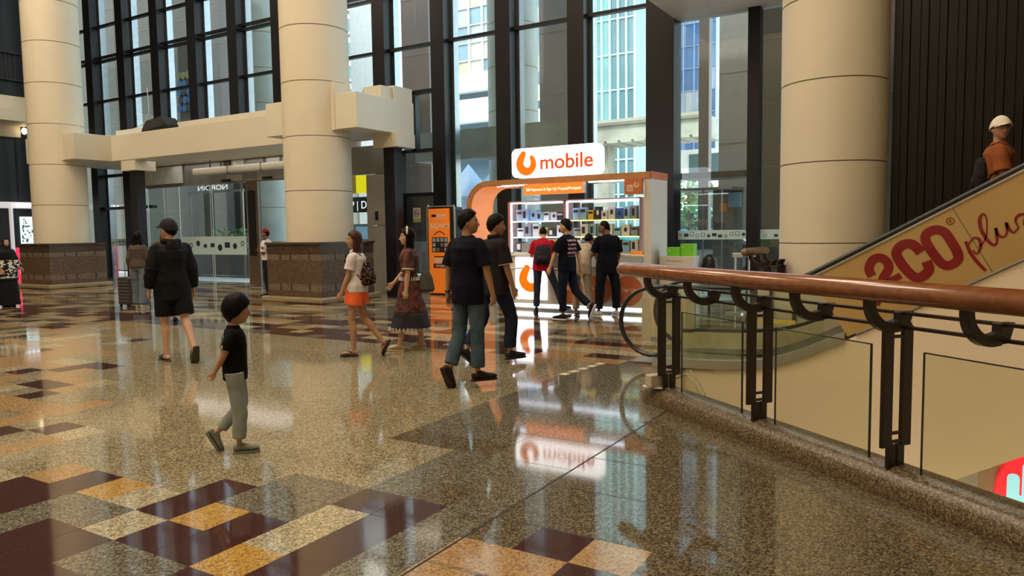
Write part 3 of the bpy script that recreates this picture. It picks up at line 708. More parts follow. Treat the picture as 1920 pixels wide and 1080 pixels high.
for x0, x1 in ((-8.0, -7.32), (-6.0, -5.25)):
    b = MB(); b.box(x0, x1, 12.64, 12.68, 2.425, 2.44); b.build('led_strip', ledw, ks)
# counter
b = MB(); b.box(-7.72, -4.9, 12.66, 13.2, .13, .80); b.build('counter_front', kwhite, ks)
b = MB(); b.box(-7.72, -4.9, 12.64, 13.22, .80, .83); b.box(-7.75, -4.9, 12.62, 13.24, 1.06, 1.09); b.build('counter_top', M['white'], ks, bevel=.004)
b = MB(); b.box(-6.8, -4.92, 12.645, 12.655, .83, 1.06); b.build('display_glass', M['glass'], ks)
b = MB(); b.box(-7.72, -6.8, 12.66, 13.2, .83, 1.06); b.build('counter_front', kwhite, ks)
b = MB(); b.box(-7.72, -4.9, 12.66, 12.72, .0, .035); b.box(-7.72, -4.9, 12.80, 13.2, 0, .13); b.build('toe_kick', M['steel_d'], ks)
b = MB(); b.box(-7.70, -4.95, 12.68, 12.70, .055, .115); b.build('led_strip', ledw, ks)
lp = MB(); lp.box(-7.60, -6.9, 12.645, 12.66, .21, 1.03); lpo = lp.build('light_panel', glow('panel_white', (.92, .94, 1.0), 3.2), ks)
def ulogo(mb, cx, cz, s, y, thick=.006):
    P = [(-.16,.19),(-.225,.08),(-.245,-.035),(-.18,-.14),(-.075,-.18),(.02,-.155),(.085,-.07),(.09,.03),(.06,.105)]
    W = [.135,.18,.19,.19,.18,.16,.15,.135,.105]
    ribbon([(cx+s*p[0], cz+s*p[1]) for p in P], [s*w_ for w_ in W], y, thick, mb)
    disc(mb, cx-s*.158, cz+s*.2, s*.068, s*.068, y, thick*1.02); disc(mb, cx+s*.056, cz+s*.112, s*.054, s*.054, y, thick*1.02)
b = MB(); ulogo(b, -7.18, .62, 1.0, 12.643); b.build('logo', glow('logo_orange_lit', (.90, .18, .0), .55), lpo)
for x, tx in ((-6.42, 'Bill'), (-5.82, 'Prepaid'), (-5.22, 'Top Up')):
    b = MB(); disc(b, x, .44, .275, .275, 12.658, .004, n=40); c_ = b.build('round_decal', orange_d, ks)
    text(tx, .1, (x, 12.652, .42), FRONT, M['white'], 'lettering', c_, align='CENTER', ext=.001)
# shelving
b = MB()
for x in (-8.33, -7.0, -5.36): b.box(x-.03, x+.03, 13.62, 13.95, .9, 2.16)
b.box(-8.33, -5.36, 13.62, 13.95, 2.14, 2.17); sh = b.build('shelf_frame', mat('pale_pink_frame', (.55,.36,.33), .4), ks)
for z in (1.41, 1.74):
    b = MB(); b.box(-8.3, -5.38, 13.64, 13.93, z-.008, z+.008); b.build('shelf', glassmat('shelf_glass', (.85,.95,.95)), ks)
def led(m_, *d):
    b = MB(); b.box(*d); b.build('led_strip', m_, ks)
for z in (1.41, 1.74, 2.125): led(ledw, -8.29, -7.05, 13.61, 13.63, z-.009, z+.009)
for x in (-8.27, -6.94): led(ledw, x-.012, x+.012, 13.61, 13.63, 1.1, 2.12)
led(ledw, -6.95, -5.4, 13.61, 13.63, 2.11, 2.135)
for z in (1.41, 1.74): led(glow('led_yellow', (1.0, .85, .25), 2.2), -6.95, -5.4, 13.61, 13.63, z-.009, z+.009)
b = MB(); b.box(-8.3, -5.4, 13.93, 13.94, 1.1, 2.13); b.build('back_glass', M['glass'], ks)
b = MB(); b.box(-8.35, -5.35, 13.55, 14.0, .0, 1.1); b.build('back_counter', kwhite, ks)
# big lit sign
sg = empty('kiosk_sign', (-6.66, 12.65, 2.57), 'large lit white rounded sign with orange logo standing on the kiosk canopy', 'sign')
b = MB(); rbox(b, -7.60, -5.72, 2.575, 3.13, .11, 12.56, 12.74); pn = b.build('sign_panel', glow('sign_white', (.96, .97, 1.0), 3.0), sg)
b = MB(); ulogo(b, -7.20, 2.845, .88, 12.558, .01); b.build('logo', glow('logo_orange', (.90, .17, .0), .55), sg)
text('mobile', .385, (-6.98, 12.55, 2.715), FRONT, glow('letter_orange', (.75, .09, .01), .35), 'lettering', sg, bold=.006, width=1.10, ext=.006)
hs = empty('hanging_sign', (-6.67, 12.56, 2.33), 'orange lettered sign board hanging under the kiosk canopy', 'sign')
b = MB(); b.box(-7.31, -6.03, 12.50, 12.58, 2.235, 2.435); b.build('board', glow('board_orange', (.92, .20, .02), .75), hs)
b = MB(); b.box(-6.045, -6.028, 12.495, 12.585, 2.235, 2.435); b.build('edge_strip', M['white'], hs)
text('Bill Payment & Sign Up Prepaid/Postpaid', .075, (-7.25, 12.496, 2.305), FRONT, glow('letter_white', (1, 1, 1), .8), 'lettering', hs, bold=0, width=1.16, ext=.002)
sb = empty('corner_sign', (-5.06, 12.57, 2.17), 'small dull orange box sign at the right corner of the kiosk canopy', 'sign')
b = MB(); b.box(-5.25, -4.905, 12.54, 12.60, 2.17, 2.445); b.build('board', orange_d, sb)
b = MB(); ulogo(b, -5.0, 2.34, .20, 12.538, .002); rbox(b, -5.2, -5.08, 2.22, 2.34, .02, 12.535, 12.54); b.build('logo', mat('pale_peach', (.68,.45,.34), .5), sb)
text('5G', .07, (-5.185, 12.533, 2.255), FRONT, orange_d, 'lettering', sb, ext=.001)
# products
R = random.Random(5)
PC = [('pale blue', (.30,.52,.72)), ('white', (.72,.74,.76)), ('grey', (.32,.34,.38)), ('yellow', (.80,.55,.03)), ('dark', (.03,.03,.04)), ('deep blue', (.04,.13,.45)), ('pink', (.62,.30,.36)), ('orange', (.85,.28,.03))]
def pm(n_): return mat('carton_'+n_.replace(' ', '_'), dict(PC)[n_], .45, var=.05)
ORD = ['first', 'second', 'third', 'fourth', 'fifth', 'sixth', 'seventh', 'eighth', 'ninth', 'tenth', 'eleventh']
rows = [('left', 'upper', -8.22, -7.06, 1.75, ['grey','pale blue','pale blue','pale blue','white','white','dark']),
        ('left', 'middle', -8.22, -7.06, 1.42, ['white','grey','white','yellow','dark','white']),
        ('left', 'lower', -8.22, -7.06, 1.10, ['dark','white','grey','deep blue','yellow','white']),
        ('right', 'upper', -6.86, -5.45, 1.75, ['pale blue','pale blue','yellow','dark','white','white','deep blue','pale blue','grey']),
        ('right', 'middle', -6.86, -5.45, 1.42, ['grey','white','pale blue','grey','white','pale blue','white','grey']),
        ('right', 'lower', -6.86, -5.45, 1.10, ['white','pale blue','grey','pale blue','white','dark','pale blue','white'])]
for bay, lev, x0, x1, z, cs in rows:
    st = (x1-x0)/len(cs)
    for i, c in enumerate(cs):
        wd = st*R.uniform(.75, .97); hh = R.uniform(.16, .27); y = R.uniform(13.68, 13.74); x = x0+st*(i+.5)
        o = empty('product_box', (x, y, z), '%s carton, %s from left on the %s shelf of the %s kiosk bay' % (c, ORD[i], lev, bay), 'box', 'cartons on the kiosk shelves')
        b = MB(); b.box(x-wd/2, x+wd/2, y, y+.12, z, z+hh); b.build('carton', pm(c), o)
        b = MB(); q = R.random()
        if q < .35: disc(b, x, z+hh*.55, wd*.22, hh*.2, y-.0005, .001, n=12)
        elif q < .7: b.box(x-wd*.35, x+wd*.1, y-.0015, y-.0005, z+hh*.25, z+hh*.8)
        else: b.box(x-wd*.4, x+wd*.4, y-.0015, y-.0005, z+hh*.62, z+hh*.85)
        q = 0; b.build('print', pm('dark' if c != 'dark' else 'white'), o)
TR = [('phone', 0), ('phone', 0)]
for i in range(11):
    x = -6.7+i*.165; y = 12.85+.12*(i % 2)
    b = MB(); b.box(x-.035, x+.035, y, y+.13, .832, .845); b.cur = 1; b.box(x-.03, x+.03, y+.006, y+.124, .845, .8455)
    b.build('display_phone', [pm('grey'), pm('dark')], label='handset lying %s from left inside the kiosk glass counter' % ORD[i], cat='phone', group='handsets in the glass counter')
def counter_item(name, label, cat, dims, c):
    b = MB(); b.box(*dims); b.build(name, pm(c), label=label, cat=cat, bevel=.004)
counter_item('brochure_tray', 'orange tray on the kiosk counter right of the man in dark tee', 'tray', (-5.25, -5.0, 12.8, 13.0, 1.09, 1.15), 'orange')
counter_item('card_terminal', 'dark card terminal on the kiosk counter near the right panel', 'terminal', (-5.06, -4.95, 13.02, 13.18, 1.09, 1.2), 'dark')
counter_item('paper_stack', 'white papers on the left end of the kiosk counter', 'papers', (-7.7, -7.4, 12.75, 13.0, 1.09, 1.12), 'white')
counter_item('cashbox', 'grey device at the left rear of the kiosk counter', 'device', (-7.68, -7.45, 13.02, 13.2, 1.09, 1.3), 'grey')
counter_item('leaflet_holder', 'pink leaflet holder in front of the man in red shirt', 'leaflet holder', (-6.85, -6.65, 12.8, 12.9, 1.09, 1.24), 'pink')
# podium with green boxes
pd = empty('podium', (-4.4, 13.1, 0), 'cream side counter right of the kiosk carrying green boxes', 'counter')
b = MB(); b.box(-4.72, -4.10, 12.9, 13.3, 0, 1.06); b.build('body', kwhite, pd, bevel=.006)
text('Bill Payment', .055, (-4.58, 12.897, .96), FRONT, mat('faint_grey_print', (.38,.35,.31), .5), 'lettering', pd, ext=.001)
green = mat('green_carton', (.16, .55, .02), .5)
for x0, x1, z1, y0, lb in ((-4.60, -4.36, 1.22, 12.95, 'low green carton on the side counter, nearer the kiosk'), (-4.36, -4.12, 1.28, 12.98, 'taller open green carton on the side counter, farther from the kiosk')):
    o = empty('green_box', (x0, y0, 1.06), lb, 'box', 'green boxes on the side counter')
    b = MB(); b.box(x0, x1, y0, y0+.2, 1.06, z1); b.build('carton', green, o, bevel=.003)
    b = MB(); disc(b, x0+.05, z1-.06, .012, .012, y0-.0005, .001, n=12); b.build('label_dot', pm('white'), o)
b = MB(); b.loft([((-3.96, 13.4, .55), .12, .1), ((-3.97, 13.4, .8), .17, .12), ((-3.95, 13.4, 1.0), .13, .1), ((-3.94, 13.4, 1.08), .05, .05)], None, 14)
b.cyl((-3.96, 13.4, 0), (-3.96, 13.4, .55), .03)
b.build('covered_stool', M['black'], label='black rounded seat back behind the cream side counter', cat='chair', smooth=True)
for x, y, lb in ((-3.55, 13.6, 'thin silver barrier post with clip behind the cream side counter'), (-3.38, 13.9, 'second thin silver barrier post nearer the glass wall')):
    o = empty('barrier_post', (x, y, 0), lb, 'post')
    b = MB(); b.cyl((x, y, .02), (x, y, 1.05), .018); b.build('pole', M['steel'], o, smooth=True, auto=40)
    b = MB(); b.cyl((x, y, 0), (x, y, .025), .16, n=24); b.build('base', M['steel'], o, smooth=True, auto=40)
    b = MB(); b.box(x-.05, x+.12, y-.02, y+.02, 1.02, 1.1); b.build('clip', M['steel'], o, bevel=.008)
# low beige board behind the escalator newel
b = MB(); rbox(b, -3.86, -3.1, .05, .60, .05, 9.84, 9.88); lb_ = b.build('low_board', mat('beige_board', (.50,.42,.30), .4), label='low beige board with rounded corners behind the escalator handrail loop', cat='board')
b = MB(); b.box(-3.7, -3.6, 9.8, 9.95, 0, .06); b.box(-3.3, -3.2, 9.8, 9.95, 0, .06); b.build('foot', M['steel_d'], lb_)
# tower sign
tw = empty('tower_sign', (-11.0, 14.9, 0), 'tall orange advertising tower with dark side standing near the door', 'sign')
b = MB(); rbox(b, -11.42, -10.60, .0, 2.16, .08, 14.8, 15.15); b.build('body', M['black'], tw)
b = MB(); b.box(-11.38, -10.74, 14.78, 14.80, .04, 2.12); face = b.build('front_panel', glow('tower_orange', (.80, .20, .02), .25), tw)
b = MB(); ribbon([(-11.42, .02), (-11.42, 1.2), (-11.41, 2.12), (-11.34, 2.17), (-11.0, 2.175), (-10.68, 2.17), (-10.60, 2.1), (-10.595, 1.2), (-10.595, .02)], .025, 14.82, .05, b); b.build('frame', M['steel'], tw)
tc_ = M['white']
text('5G', .19, (-11.33, 14.778, 1.63), FRONT, tc_, 'lettering', face, bold=.004, width=.24, ext=.001)
text('HOME', .13, (-11.06, 14.778, 1.66), FRONT, tc_, 'lettering', face, bold=.001, width=.32, ext=.001)
text('available here', .05, (-11.2, 14.778, 1.86), FRONT, tc_, 'lettering', face, width=.32, ext=.001)
b = MB(); b.box(-11.28, -11.14, 14.777, 14.78, 1.915, 1.975); b.cur = 1; b.box(-11.14, -10.84, 14.777, 14.78, 1.915, 1.975); b.build('title_block', [M['black'], mat('peach_print', (.75,.50,.38), .5)], face)
b = MB(); ribbon([(-11.22, 1.47), (-11.05, 1.56), (-10.88, 1.48)], .022, 14.78, .002, b); b.build('roof_symbol', M['black'], face)
b = MB(); b.box(-11.28, -10.80, 14.776, 14.78, 1.05, 1.42)
for i in range(4):
    for j in range(3):
        b.cur = 1+(i*j+i) % 3; x = -11.27+.12*i; z = 1.06+.12*j; b.box(x+.01, x+.1, 14.774, 14.776, z+.01, z+.1)
b.build('picture_block', [M['black'], pm('grey'), mat('photo_brown', (.22,.12,.07), .5), pm('dark')], face)
b = MB(); b.box(-11.22, -10.78, 14.776, 14.78, .93, .96); b.box(-11.25, -10.80, 14.776, 14.78, .66, .77); b.cur = 1; b.box(-11.24, -10.8, 14.777, 14.78, .79, .91); b.build('text_block', [mat('print_maroon', (.10,.02,.02), .5), mat('peach_print', (.75,.50,.38), .5)], face)
text('RM68', .085, (-11.16, 14.774, .685), FRONT, tc_, 'lettering', face, width=.24, ext=.001)

# ------------------------------------------------------------------ shops and galleries at the far left
shp = empty('shop_front', (-29.9, 13.5, 0), 'bright white framed shop front at the far left edge', 'shop front')
sw = glow('shop_white_glow', (.75,.76,.80), .35)  # white frame paint with its own glow, so it looks brightly lit
b = MB()
for y in (13.35, 13.93, 14.78): b.box(-30, -29.8, y, y+.07, 0, 2.85)
b.box(-30, -29.8, 12.6, 15.4, 2.62, 2.85); b.build('frame', sw, shp, bevel=.02)
b = MB(); b.box(-29.98, -29.93, 14.28, 14.76, 1.22, 2.32); disp = b.build('lit_display', glow('display_lit', (.65,.85,.85), 1.1), shp)
b = MB(); R = random.Random(8)
for i in range(26):
    y = R.uniform(14.3, 14.68); z = R.uniform(1.25, 2.22); b.box(-29.93, -29.925, y, y+R.uniform(.03, .09), z, z+R.uniform(.02, .1))
b.build('display_goods', mat('display_goods', (.12,.25,.27), .5), disp)
b = MB(); b.box(-29.98, -29.9, 14.02, 14.6, 0.0, 1.18); ps = b.build('poster_panel', glow('poster_red', (.80,.03,.10), .8), shp)
b = MB(); b.box(-29.9, -29.895, 14.15, 14.3, .2, .35); b.box(-29.9, -29.895, 14.2, 14.5, .6, .75); b.build('poster_print', sw, ps)
for i in range(4):
    y = 14.15+.16*i
    b = MB(); b.cyl((-29.6, y, 2.72), (-29.6, y, 2.80), .05); b.build('spotlight', glow('spot_lit', (1, 1, 1), 4), shp)
b = MB(); b.box(-30, -28.4, 12.4, 14.55, 5.6, 6.05); b.box(-30, -28.7, 12.4, 14.45, 6.05, 6.5); b.box(-30, -29.75, 12.4, 14.4, 5.2, 5.6); b.build('gallery_edge', M['column'], label='stepped white slab of a gallery high at the left edge', cat='ledge', bevel=.01)
b = MB(); b.ell((-29.5, 14.4, 5.42), (.09, .09, .12)); wl = b.build('wall_lamp', glow('lamp_warm', (1, .8, .45), 6), label='small warm globe lamp under the gallery slab at the left', cat='lamp', smooth=True)
b = MB(); b.cyl((-29.5, 14.55, 2.9), (-29.5, 14.55, 5.3), .035); b.build('pole', mat('brass', (.45,.30,.12), .3, .9), wl, smooth=True)
gr = empty('gallery_rail', (-30, 13.5, 6.9), 'thin dark balustrade on the gallery in the top left corner', 'balustrade')
b = MB()
for k in range(14): b.cyl((-29.9, 12.6+.14*k, 7.3), (-29.9, 12.6+.14*k, 8.25), .01, n=6)
b.build('baluster', M['black'], gr)
b = MB(); b.box(-29.95, -29.85, 12.5, 14.7, 8.22, 8.28); b.box(-29.95, -29.85, 12.5, 14.7, 7.25, 7.32); b.build('top_rail', M['post'], gr)

# ------------------------------------------------------------------ outside
b = MB(); b.box(-90, 20, 16.3, 130, -.3, -.06); b.build('ground_outside', mat('pale_paving', (.42,.42,.40), .8, scale=.4), kind='structure')
stone = mat('outside_stone', (.062,.060,.050), .7, var=.15, scale=.6); stone_b = mat('outside_brown_stone', (.095,.075,.07), .5, var=.15, scale=.7)
def block(name, label, cat, x0, x1, y0, y1, z0, z1, m_, joints=None, jm=None):
    o = empty(name, ((x0+x1)/2, y0, z0), label, cat)
    b = MB(); b.box(x0, x1, y0, y1, z0, z1); b.build('wall', m_, o)
    if joints:
        b = MB()
        for z in joints[0]: b.box(x0, x1, y0-.01, y0, z-.012, z+.012)
        for x in joints[1]: b.box(x-.012, x+.012, y0-.01, y0, z0, z1)
        b.build('joint_line', jm or M['seam'], o)
    return o
block('stone_wall', 'grey stone clad wing outside behind the left window bays', 'wall', -60, -27.05, 20, 23, 0, 24, stone, ([1.3*k for k in range(1, 18)], [-60+1.6*k for k in range(1, 20)]))
block('stone_pier', 'dark brown stone pier outside left of the middle column', 'wall', -26.4, -25.65, 20, 20.4, 0, 24, stone_b)
block('white_strip_wall', 'bright pale wall strip outside between dark window posts', 'wall', -28, -25.9, 30, 31, 0, 30, mat('sunny_white', (.85,.85,.82), .7))
block('stone_pier', 'wide dark grey stone pier outside between two window posts above the canopy', 'wall', -18.0, -16.75, 22, 22.3, 0, 26, stone_b, ([2*k for k in range(1, 12)], [-17.3]))
block('stone_pier', 'brown grey stone pier outside above the lit kiosk sign', 'wall', -12.2, -10.9, 22, 22.3, 0, 26, mat('outside_taupe_stone', (.125,.105,.095), .5), ([2*k for k in range(1, 12)], [-11.2]))
block('stone_pier', 'dark pier outside right of the viaduct', 'wall', -6.85, -6.55, 22, 22.3, 0, 26, stone_b)
block('stone_pier', 'grey stone pier outside left of the thin window post', 'wall', -6.25, -5.1, 22, 22.3, 0, 26, mat('outside_grey_stone', (.20,.19,.17), .6), ([2*k for k in range(1, 12)], [-5.2]))
block('stone_pier', 'dark stone return outside beside the right column', 'wall', -4.55, 0, 18.6, 20, 0, 12, mat('outside_dark_stone', (.085,.075,.06), .5), ([1.5*k for k in range(1, 8)], []))
def ocol(cx, label):
    b = MB(); n = 40; R = .77; vs = []; zs = [0]
    for k in range(12): zs += [1.3*k+1.25, 1.3*k+1.28]
    zs.append(18)
    for i, z in enumerate(zs):
        for k in range(n): vs.append((cx+R*cos(2*pi*k/n), 20+R*sin(2*pi*k/n), z))
    for i in range(len(zs)-1):
        b.f += [(i*n+k, i*n+(k+1) % n, (i+1)*n+(k+1) % n, (i+1)*n+k) for k in range(n)]; b.mi += [1 if i % 2 else 0]*n
    b.v = vs; b.build('outside_column', [mat('outside_column_paint', (.33,.36,.33), .6, scale=2), M['seam']], label=label, cat='column', group='outside columns', smooth=True)
ocol(-12.03, 'grey round column outside behind the post left of the kiosk sign'); ocol(-23.15, 'grey round column outside left of the middle cream column')
o = empty('outside_beam', (-12, 18, 3.7), 'grey green beam outside behind the orange advertising tower', 'beam')
b = MB(); b.box(-14.3, -8.6, 18, 18.7, 3.65, 4.5); b.build('beam', mat('outside_beam_paint', (.30,.34,.33), .6), o)
b = MB(); b.box(-11.3, -10.6, 18.1, 18.6, 0, 3.65); b.build('post', mat('outside_beam_paint', (.30,.34,.33), .6), o)
def tower(name, label, x0, x1, y, z0, z1, glass_m, bar_m, xs, zs, bw=.1, depth=8):
    o = empty(name, ((x0+x1)/2, y, z0), label, 'building')
    b = MB(); b.box(x0, x1, y, y+depth, z0, z1); b.build('glazing', glass_m, o)
    b = MB()
    for x in xs: b.box(x-bw/2, x+bw/2, y-.2, y, z0, z1)
    for z in zs: b.box(x0, x1, y-.12, y, z-bw*.35, z+bw*.35)
    b.build('mullion_grid', bar_m, o)
    return o
def panelmat(name, cols, sx, sz):
    m, t, b = _nodes(name); tc = t.nodes.new('ShaderNodeTexCoord'); mp = t.nodes.new('ShaderNodeMapping'); mp.inputs['Scale'].default_value = (sx, .001, sz)
    sn = t.nodes.new('ShaderNodeVectorMath'); sn.operation = 'FLOOR'; wn = t.nodes.new('ShaderNodeTexWhiteNoise'); r = t.nodes.new('ShaderNodeValToRGB'); r.color_ramp.interpolation = 'CONSTANT'
    e = r.color_ramp.elements; e[0].color = (*cols[0], 1); e[1].position = 1/len(cols); e[1].color = (*cols[1], 1)
    for i in range(2, len(cols)): k = e.new(i/len(cols)); k.color = (*cols[i], 1)
    t.links.new(tc.outputs['Object'], mp.inputs[0]); t.links.new(mp.outputs[0], sn.inputs[0]); t.links.new(sn.outputs[0], wn.inputs['Vector']); t.links.new(wn.outputs['Value'], r.inputs[0])
    n = t.nodes.new('ShaderNodeTexNoise'); n.inputs['Scale'].default_value = .35; n.inputs['Detail'].default_value = 5
    t.links.new(tc.outputs['Object'], n.inputs['Vector']); mx = t.nodes.new('ShaderNodeMix'); mx.data_type = 'RGBA'; mx.blend_type = 'OVERLAY'; mx.inputs[0].default_value = .6
    t.links.new(r.outputs[0], mx.inputs[6]); t.links.new(n.outputs['Fac'], mx.inputs[7]); t.links.new(mx.outputs[2], b.inputs['Base Color'])
    b.inputs['Roughness'].default_value = .25; return m
tealg = panelmat('teal_tower_glass', [(.10,.22,.23), (.15,.30,.30), (.08,.17,.20), (.20,.25,.24)], 1/1.1, 1/40)
tower('glass_tower', 'tall teal glass tower with white vertical fins outside behind the kiosk sign', -28.6, -24.0, 60, 0, 46, tealg, mat('teal_fin', (.40,.66,.64), .5), [-28.6+.75*k for k in range(7)], [1.6+2.95*k for k in range(15)], .15)
blueg = panelmat('blue_tower_glass', [(.06,.13,.26), (.12,.21,.36), (.22,.29,.40), (.05,.11,.22), (.32,.33,.32)], 1/1.3, 1/2.2)
tower('glass_tower', 'blue glass office tower outside on both sides of the wide dark pillar', -30.4, -21.6, 75, 0, 60, blueg, mat('blue_bar', (.18,.26,.38), .5), [-30.4+1.1*k for k in range(9)], [2.2*k for k in range(1, 27)], .09)
offg = panelmat('office_panels', [(.22,.30,.34), (.40,.35,.24), (.16,.24,.30), (.45,.42,.34), (.30,.32,.36)], 1/1.25, 1/1.35)
of = tower('office_building', 'office block outside with patchwork panes above white balcony bands', -36.5, -31.6, 50, 13.7, 40, offg, mat('office_bar', (.62,.62,.58), .6), [-36.5+1.25*k for k in range(5)], [13.7+1.35*k for k in range(20)], .1)
b = MB()
for z0, z1 in ((12.6, 13.9), (10.2, 11.9), (7.6, 9.2)): b.box(-37, -31.4, 49.2, 58, z0, z1)
b.build('balcony_band', mat('sunny_band', (.80,.80,.78), .6), of)
b = MB(); b.box(-36.8, -31.6, 50.5, 58, 0, 13.7); b.build('dark_floors', mat('dark_blue_glazing', (.10,.15,.20), .2), of)
wb = empty('white_building', (-54, 60, 0), 'overexposed white apartment tower outside right of the middle column', 'building')
b = MB(); b.box(-58, -50.6, 60, 68, 0, 50); b.build('wall', mat('sunlit_white', (.88,.88,.86), .6), wb)
for k in range(17):
    b = MB(); z = 8+2.4*k; b.box(-56.6, -55.5, 59.7, 60, z, z+1.5); wdw = b.build('window', mat('far_window', (.07,.14,.15), .3), wb)
    b = MB(); b.box(-56.8, -55.2, 59.2, 60, z-.25, z); b.build('balcony', mat('far_balcony', (.25,.26,.25), .6), wdw)
    b = MB(); b.box(-53.2, -52.2, 59.8, 60, z+.6, z+2.2); b.build('window', mat('far_window_teal', (.12,.28,.27), .3), wb)
wc = empty('white_building', (-13, 44.6, 0), 'low white building outside under the viaduct with small windows', 'building')
b = MB(); b.box(-16.6, -11.5, 44.6, 52, 0, 6.3); b.build('wall', mat('sunlit_white', (.88,.88,.86), .6), wc)
for x, z in ((-14.1, 4.9), (-12.9, 4.9), (-15.6, 4.9), (-14.1, 2.8), (-12.9, 2.8)):
    b = MB(); b.box(x-.35, x+.35, 44.55, 44.6, z, z+1.1); b.build('window', mat('far_window', (.07,.14,.15), .3), wc)
va = empty('viaduct', (-17, 45, 6.3), 'weathered concrete viaduct crossing outside behind the wide dark pillar', 'viaduct')
cm = mat('weathered_concrete', (.28,.28,.225), .85, var=.25, scale=.9)
b = MB(); b.box(-24.5, -12.6, 41, 44, 6.75, 7.65); b.box(-24.5, -12.6, 40.8, 44.2, 7.65, 7.95)
for k in range(14): b.box(-24.3+.86*k, -23.6+.86*k, 41, 44, 6.62, 6.75)
b.build('deck', cm, va); b = MB(); b.box(-24.5, -12.6, 40.78, 40.8, 7.7, 7.78); b.build('ledge_line', M['seam'], va)
b = MB(); b.box(-19.4, -18.6, 42, 43, 0, 6.75); b.build('pier', cm, va)
def canopy_tree(x, y, h, label, n=420):
    o = empty('street_tree', (x, y, 0), label, 'tree'); R = random.Random(3)
    b = MB(); b.loft([((x, y, 0), .1, .1), ((x+.05, y, h*.45), .07, .07), ((x, y, h*.8), .03, .03)], None, 8); b.build('trunk', mat('bark', (.10,.07,.045), .9), o)
    b = MB()
    for _ in range(n):
        a = R.uniform(0, 2*pi); u = R.uniform(-1, 1); r_ = R.random()**.4
        c = Vector((x+h*.30*r_*cos(a)*sqrt(1-u*u), y+h*.3*r_*sin(a)*sqrt(1-u*u), h*.72+h*.30*u*r_)); d = Vector((R.uniform(-1,1), R.uniform(-1,1), R.uniform(-.6,.6))).normalized()
        e = d.orthogonal().normalized(); s = R.uniform(.07, .15); b.add([c-d*s, c+e*s*.5, c+d*s, c-e*s*.5], [(0, 1, 2, 3)])
    b.build('foliage', mat('leaf_green', (.10,.22,.07), .6, var=.4, scale=3), o, kind='stuff')
canopy_tree(-8.3, 25.5, 3.4, 'small green street tree outside above the parked car')
bt = empty('booth', (-5.3, 18.2, 0), 'dark pavilion outside with two thin flat roof slabs', 'pavilion')
b = MB(); b.box(-5.9, -4.35, 17.4, 18.4, 2.72, 2.86); b.build('roof_slab', M['mullion'], bt)
b = MB(); b.box(-6.1, -4.6, 17.3, 18.4, 2.44, 2.5); b.build('roof_slab', M['steel_d'], bt)
b = MB()
for x in (-5.35, -4.9): b.box(x, x+.03, 17.5, 17.53, 0, 2.44)
b.build('post', M['steel'], bt); b = MB(); b.box(-5.3, -4.6, 18.2, 18.3, 0, 2.44); b.build('back_panel', mat('booth_grey', (.13,.13,.13), .4), bt)
b = MB(); b.box(-4.92, -4.62, 18.15, 18.2, 2.05, 2.4); b.build('poster', pm('pale blue'), bt)
b = MB(); b.box(-5.12, -4.95, 18.15, 18.2, 1.95, 2.15); b.build('poster', pm('orange'), bt)
def car(cx, cy, L, colr, label, name='parked_car', hh=1.45):
    o = empty(name, (cx, cy, 0), label, 'vehicle')
    b = MB(); w2 = .85
    def pr(pts, y0, y1): b.prism([(cx+x*L, y0, z*hh) for x, z in pts], (0, y1-y0, 0))
    pr([(-.5,.25),(-.5,.52),(-.46,.62),(-.3,.64),(-.17,.98),(.2,1.0),(.38,.66),(.5,.6),(.5,.25)], cy-w2, cy+w2); b.build('body', mat('car_'+colr[0], colr[1], .25, .3, coat=1), o, bevel=.05)
    b = MB(); b.prism([(cx+x*L, cy-w2-.01, z*hh) for x, z in [(-.27,.66),(-.155,.93),(.18,.95),(.32,.68)]], (0, 2*w2+.02, 0)); b.build('window', mat('car_window', (.05,.06,.07), .1), o)
    for x in (-.33, .33):
        b = MB(); b.cyl((cx+x*L, cy-w2-.02, .3), (cx+x*L, cy-w2+.2, .3), .3, n=20); b.build('wheel', M['rubber'], o, smooth=True, auto=40)
    return o
car(-6.1, 20.98, 3.9, ('silver', (.45,.46,.47)), 'silver car parked outside the glass wall under the small tree')
car(-9.7, 30, 6.5, ('teal', (.05,.42,.45)), 'teal roofed van outside below the tree', 'parked_van', 2.3)
car(-13.6, 27.5, 4.2, ('white', (.65,.66,.66)), 'white car outside behind the kiosk shelves')
car(-15.6, 25.5, 4.4, ('teal', (.05,.42,.45)), 'teal van outside glimpsed left of the kiosk arch', 'parked_van', 2.0)
for x, lb in ((-20.6, 'blue grey market tent outside left of the kiosk arch'), (-18.9, 'second blue grey market tent outside above the kiosk arch')):
    o = empty('market_tent', (x, 30, 0), lb, 'tent')
    b = MB(); b.add([(x-.82,29,3.2),(x+.82,29,3.2),(x+.82,31,3.2),(x-.82,31,3.2),(x,30,4.8)], [(0,1,4),(1,2,4),(2,3,4),(3,0,4),(3,2,1,0)]); b.box(x-.8, x+.8, 29, 31, 2.7, 3.2); b.build('roof', mat('tent_blue', (.16,.23,.33), .7), o)
    for px_ in (x-.85, x+.85):
        b = MB(); b.cyl((px_, 29.1, 0), (px_, 29.1, 2.7), .04, n=8); b.build('pole', M['steel_d'], o)
# ornament of discs
od = empty('wall_ornament', (-25, 18, 6.8), 'cluster of olive and blue round discs outside above the loudspeaker', 'ornament')
R = random.Random(2)
for k in range(19):
    i, j = k % 4, k//4; x = -25.45+.27*i+.05*(j % 2); z = 7.5-.3*j
    b = MB(); disc(b, x, z, .13, .14, 18, .05, n=20); b.build('disc', mat('disc_olive', (.50,.50,.22), .5) if j < 1 else mat('disc_dark', (.04,.06,.10), .5) if (i+j) % 3 == 0 else mat('disc_blue', (.08,.32,.85), .5), od, smooth=False)
b = MB(); b.box(-25.5, -24.5, 18.0, 18.06, 4.0, 8.6); b.build('back_plate', mat('ornament_wall', (.22,.205,.165), .7), od)
